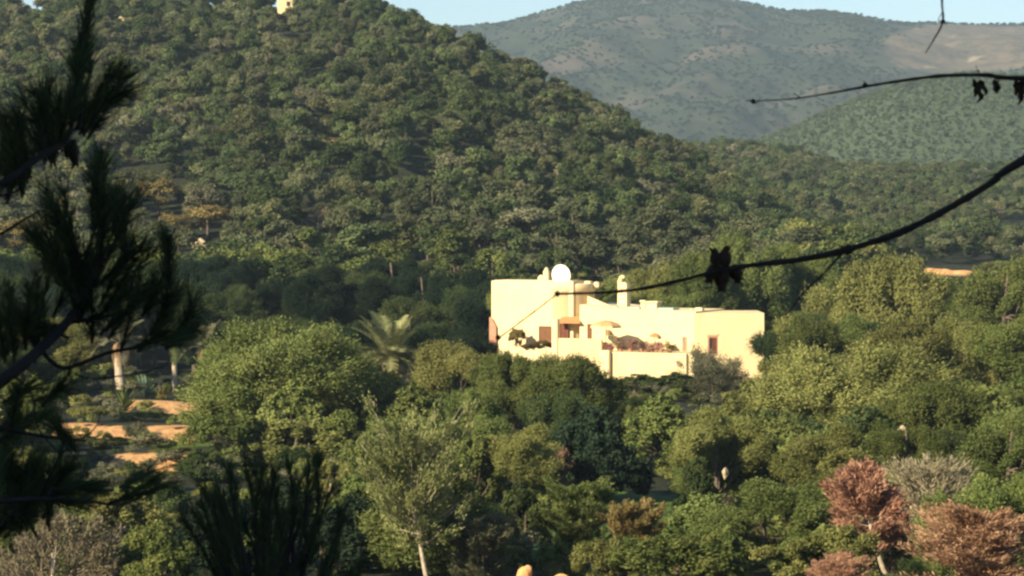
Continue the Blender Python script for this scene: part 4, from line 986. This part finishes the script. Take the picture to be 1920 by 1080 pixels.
for pp, r0, r1 in boughs:
    dy = rng.uniform(-.25, .25) if len(pp) < 7 else 0
    r0 *= .62; c = curve(pp, Y0 + (-.4 if pp[0][0] < -100 else 0) , Y0 + dy); at_lp(MB().tube(c, taper(r0, r1, len(c)), 7)).build('branch', M['bark_dark'], lp, True)
shoots = []
def sh(x0, y0, x1, y1, cnt=1, jit=14, bow=0.0, wide=.5, L=.07, nn=110):
    for _ in range(max(1, int(cnt * .8 + .5))):
        ax, ay = x0 + rng.normal(0, jit), y0 + rng.normal(0, jit); bx, by = x1 + rng.normal(0, jit), y1 + rng.normal(0, jit)
        Ya = Y0 + rng.uniform(-.25, .25); mx, my = (ax + bx) / 2 + bow, (ay + by) / 2 + abs(bow) * .3
        shoots.append((curve([(ax, ay), (mx, my), (bx, by)], Ya, Ya + rng.uniform(-.15, .15), 6), wide, L, nn))
# upper sprig
sh(150, 130, 172, -10, 5, 8, wide=.40); sh(140, 240, 165, 110, 6, 12); sh(150, 250, 218, 130, 7, 12); sh(160, 240, 215, 180, 4, 12); sh(135, 210, 150, 110, 3, 8)
sh(80, 300, 85, 170, 7, 14); sh(110, 280, 70, 190, 4, 14); sh(40, 350, 25, 230, 8, 18); sh(70, 320, 50, 250, 5, 16); sh(0, 380, 10, 300, 6, 18); sh(110, 300, 120, 200, 4, 12)
# main mass
sh(190, 420, 185, 320, 7, 12); sh(150, 480, 110, 380, 8, 16); sh(170, 520, 225, 400, 8, 18); sh(120, 560, 80, 440, 9, 20); sh(190, 560, 255, 470, 6, 16); sh(150, 600, 150, 500, 10, 24); sh(200, 620, 240, 540, 7, 18)
sh(60, 640, 60, 540, 8, 20); sh(20, 680, 10, 580, 8, 20); sh(110, 640, 60, 600, 6, 20); sh(240, 480, 215, 380, 4, 12)
sh(20, 790, 40, 730, 4, 18); sh(0, 830, 60, 800, 4, 14); sh(60, 760, 110, 720, 3, 14)
# right bunch
sh(316, 540, 318, 450, 4, 5); sh(285, 620, 325, 555, 5, 11); sh(320, 640, 355, 585, 4, 9); sh(262, 600, 285, 540, 4, 10); sh(310, 650, 365, 622, 2, 6); sh(262, 645, 315, 610, 2, 8)
# lower left dark mass
sh(20, 980, 40, 880, 12, 22); sh(70, 960, 110, 885, 8, 18); sh(0, 930, -10, 850, 8, 18); sh(40, 920, 20, 860, 5, 20); sh(90, 930, 160, 910, 5, 12); sh(0, 1000, 60, 970, 5, 14)
sh(200, 945, 300, 905, 2, 5, wide=.3, nn=110); sh(230, 920, 270, 880, 2, 6, wide=.4, nn=110); sh(140, 840, 110, 790, 2, 8, nn=100)
def tuft_obj(par, b0, group, wid, r0, r1):
    V, F, T = join([needles(rng, p_, n_2, L_, wid, w_) for p_, w_, L_, n_2 in group]); tw = MB()
    for p_, *_ in group: tw.tube(p_, taper(r0, r1, len(p_)), 4, cap=False)
    nv = len(V); F2 = np.array(tw.f) + nv; V = np.concatenate([V, np.array(tw.v)]); mi = np.concatenate([np.zeros(len(F), int), np.ones(len(F2), int)])
    T = np.concatenate([T, np.zeros(len(F2))])
    return link(bpy.data.objects.new('needle_tuft', quads('needle_tuft', V - b0, np.concatenate([F, F2]), [M['needle'], M['bark_dark']], {'tint': T}, mat_idx=mi)), par)
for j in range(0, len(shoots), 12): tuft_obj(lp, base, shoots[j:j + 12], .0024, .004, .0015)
c = P(134, 262, Y0); cm = cone_mesh(.062, .015, 3); cm.v = [tuple(Matrix.Rotation(math.radians(172), 3, 'Y') @ Vector(v)) for v in cm.v]; cm.v = [tuple(np.array(v) + c - base) for v in cm.v]; cm.build('pine_cone', M['cone'], lp, True)
c = P(130, 215, Y0 - .05); cm = cone_mesh(.05, .013, 4); cm.v = [tuple(np.array(v) + c - base) for v in cm.v]; cm.build('pine_cone', M['cone'], lp, True)

# young pine whose shoots stand up at the bottom
Y1 = 7.5; b1 = np.array([PX(500, Y1), Y1, float(G(PX(500, Y1), Y1))]); yp = empty('young_pine', tuple(b1)); tag(yp, 'dark young pine with upright shoots at the bottom left in the shade', 'tree')
st = MB(); parts = []
top = P(500, 1090, Y1); st.tube([b1 - [0, 0, .3], (b1 + top) / 2 + [.05, 0, 0], top], [.05, .035, .02], 8)
for px, py in ((372, 880), (395, 905), (352, 930), (415, 870), (440, 845), (462, 870), (482, 848), (505, 880), (528, 835), (548, 850), (568, 836), (590, 830), (602, 880), (575, 920), (535, 930), (490, 940), (450, 945), (410, 960), (380, 1000), (430, 1020), (480, 1010), (530, 1010), (580, 1000), (610, 980), (350, 1040), (395, 1060), (560, 1060), (620, 1050), (640, 930), (505, 1060), (452, 1060), (665, 1020)):
    for r_ in range(2 if (px + py) % 3 else 1):
        ex, ey = px + rng.normal(0, 14), py + 45 + rng.normal(0, 14); Ya = Y1 + rng.uniform(-.25, .25); bx = 500 + (ex - 500) * .55 + rng.normal(0, 12)
        c = curve([(bx, ey + 190), ((bx + ex) / 2 + rng.normal(0, 12), ey + 95), (ex, ey)], Ya, Ya, 8); st.tube(c, taper(.007, .002, 8), 5, cap=False)
        parts.append(needles(rng, c[2:], 160, .062, .0030, .40))
    q = curve([(500, 1110 + (py > 1000) * 60), ((500 + px) / 2, max(py + 210, 1090)), (500 + (px - 500) * .55, py + 190)], Y1, Y1, 6); st.tube(q, taper(.012, .006, 6), 5, cap=False)
st.v = [tuple(np.array(v) - b1) for v in st.v]; st.build('stem', M['bark_dark'], yp)
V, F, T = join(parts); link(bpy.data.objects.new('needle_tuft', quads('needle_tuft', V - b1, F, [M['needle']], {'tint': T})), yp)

# bare branches from a tree standing off to the right
bx0 = np.array([2.3, 6.2, float(G(2.3, 6.2))]); rt = empty('bare_tree', tuple(bx0)); tag(rt, 'leafless tree whose thin dark branches reach in from the right edge', 'tree')
def at_rt(mb): mb.v = [tuple(np.array(v) - bx0) for v in mb.v]; return mb
at_rt(MB().tube([bx0 - [0, 0, .4], bx0 + [0.05, 0, 1.6], bx0 + [-.03, 0, 3.2], bx0 + [.03, 0, 5.5]], [.13, .11, .09, .04], 12)).build('trunk', M['bark_dark'], rt, True)
rb = [
 ([(2870, -120), (2300, 90), (1920, 300), (1860, 342), (1780, 390), (1690, 435), (1590, 468), (1500, 487), (1420, 496), (1350, 507), (1280, 525), (1200, 542), (1120, 549), (1045, 551)], .026, .0055),
 ([(1045, 551), (1010, 578), (970, 608), (935, 634)], .0038, .003),
 ([(1580, 474), (1545, 512), (1510, 545), (1478, 588)], .008, .002),
 ([(2860, 60), (2300, 150), (1920, 147), (1850, 141), (1770, 142), (1700, 150), (1630, 161), (1560, 174), (1480, 186), (1398, 189)], .016, .0022),
 ([(1630, 161), (1618, 152)], .004, .002), ([(1425, 189), (1412, 195)], .0035, .0015),
 ([(2700, -500), (2200, -380), (1800, -160), (1768, -20), (1768, 38), (1752, 72), (1735, 100)], .012, .0022), ([(1768, 38), (1775, 47)], .0035, .0015), ([(1768, 20), (1758, 40)], .003, .0015),
 ([(1870, 325), (1845, 332)], .004, .0015), ([(1720, 420), (1702, 408), (1696, 398)], .004, .0012), ([(1475, 490), (1468, 476)], .0035, .0012), ([(1800, 380), (1806, 362)], .004, .0013), ([(1690, 151), (1676, 160)], .003, .001), ([(1500, 183), (1488, 174)], .003, .001), ([(1240, 534), (1228, 526)], .003, .001), ([(1840, 141), (1832, 130), (1830, 122)], .003, .001), ([(1590, 466), (1560, 455), (1548, 452)], .004, .0015), ([(1350, 507), (1290, 530), (1240, 538)], .004, .0012), ([(1150, 547), (1132, 556), (1126, 560)], .004, .002),
]
for pp, r0, r1 in rb:
    c = curve(pp, Y0 + .1, Y0 + .1, 5 * (len(pp) - 1) + 1); n = len(c); rng2 = np.random.default_rng(n)
    at_rt(MB().tube(c, [r * .47 * (1 + rng2.uniform(-.16, .26)) for r in taper(r0 * .9, r1, n)], 7)).build('branch', M['bark_dark'], rt, True)
for px, py, sz in ((1045, 551, .007), (934, 633, .007), (1412, 190, .006), (1590, 468, .014), (1768, 40, .006), (1622, 160, .007)):
    c = P(px, py, Y0 + .1); at_rt(MB().lathe([(.001, -sz), (sz*.8, -sz*.5), (sz, 0), (sz*.8, sz*.5), (.001, sz)], 8, c)).build('bud', M['bark_dark'], rt, True)
for i, (px, py, L_, r_, an) in enumerate(((1357, 500, .045, .017, 8), (1345, 500, .045, .015, -14), (1340, 498, .04, .016, 200), (1352, 500, .055, .02, 178), (1372, 498, .04, .016, 150), (1381, 505, .032, .015, 175), (1330, 512, .022, .010, 190))):
    c = P(px, py, Y0 + .1 + .01 * i); cm = cone_mesh(L_, r_, 10 + i); R_ = Matrix.Rotation(math.radians(an), 3, 'Y'); cm.v = [tuple(np.array(R_ @ Vector(v)) + c) for v in cm.v]; at_rt(cm).build('pine_cone', M['cone'], rt, True)
dl = np.random.default_rng(8)
for i, (px, py, h) in enumerate(((1829, 148, 34), (1836, 150, 42), (1843, 150, 30), (1866, 148, 24), (1870, 150, 26), (1905, 150, 30), (1912, 152, 44), (1918, 150, 34))):
    V, F = [], []; nseg = 6; w = .009
    for j in range(nseg + 1):
        t = j / nseg; p_ = P(px + dl.normal(0, 2.5), py + h * t, Y0 + .1 + dl.normal(0, .01)); ww = w * (math.sin(math.pi * (.12 + .8 * t))) * dl.uniform(.6, 1.1)
        V += [p_ - [ww, 0, 0], p_ + [0, .006, 0], p_ + [ww, 0, 0]]
    for j in range(nseg): F += [(3*j, 3*j+1, 3*j+4, 3*j+3), (3*j+1, 3*j+2, 3*j+5, 3*j+4)]
    at_rt(MB().add(V, F)).build('dead_leaf', M['cone'], rt, True)

# unseen pines added around the viewpoint to shade the nearest branches
for i, (tx, ty, h, w, lb) in enumerate(((-8.2, 0.2, 11.0, 9.5, 'added shading pine beside the viewpoint, out of the picture on the left'), (-5.0, -1.2, 9.5, 8.0, 'added shading pine a few steps behind the viewpoint, out of view'))):
    o = plant('added_shade_pine', pines[2 - i], (tx, ty, float(G(tx, ty)) - .2), h, w, 'deep', lb, 'tree', rz=.5 + i)

# ------------------------------------------------------------------ air
mb = MB().box(-2600, 2600, -160, 7000, -40, 430)
hz = mb.build('haze', None, None); hz['kind'] = 'stuff'; tag(hz, 'thin blue haze over the valley', 'haze')
m = bpy.data.materials.new('haze_air'); m.use_nodes = True; nt = m.node_tree; nt.nodes.clear()
pv = N(nt, 'ShaderNodeVolumePrincipled'); pv.inputs['Color'].default_value = (.62, .82, .98, 1); pv.inputs['Density'].default_value = .00010; pv.inputs['Anisotropy'].default_value = .1
nt.links.new(pv.outputs[0], N(nt, 'ShaderNodeOutputMaterial').inputs['Volume']); hz.data.materials.append(m)
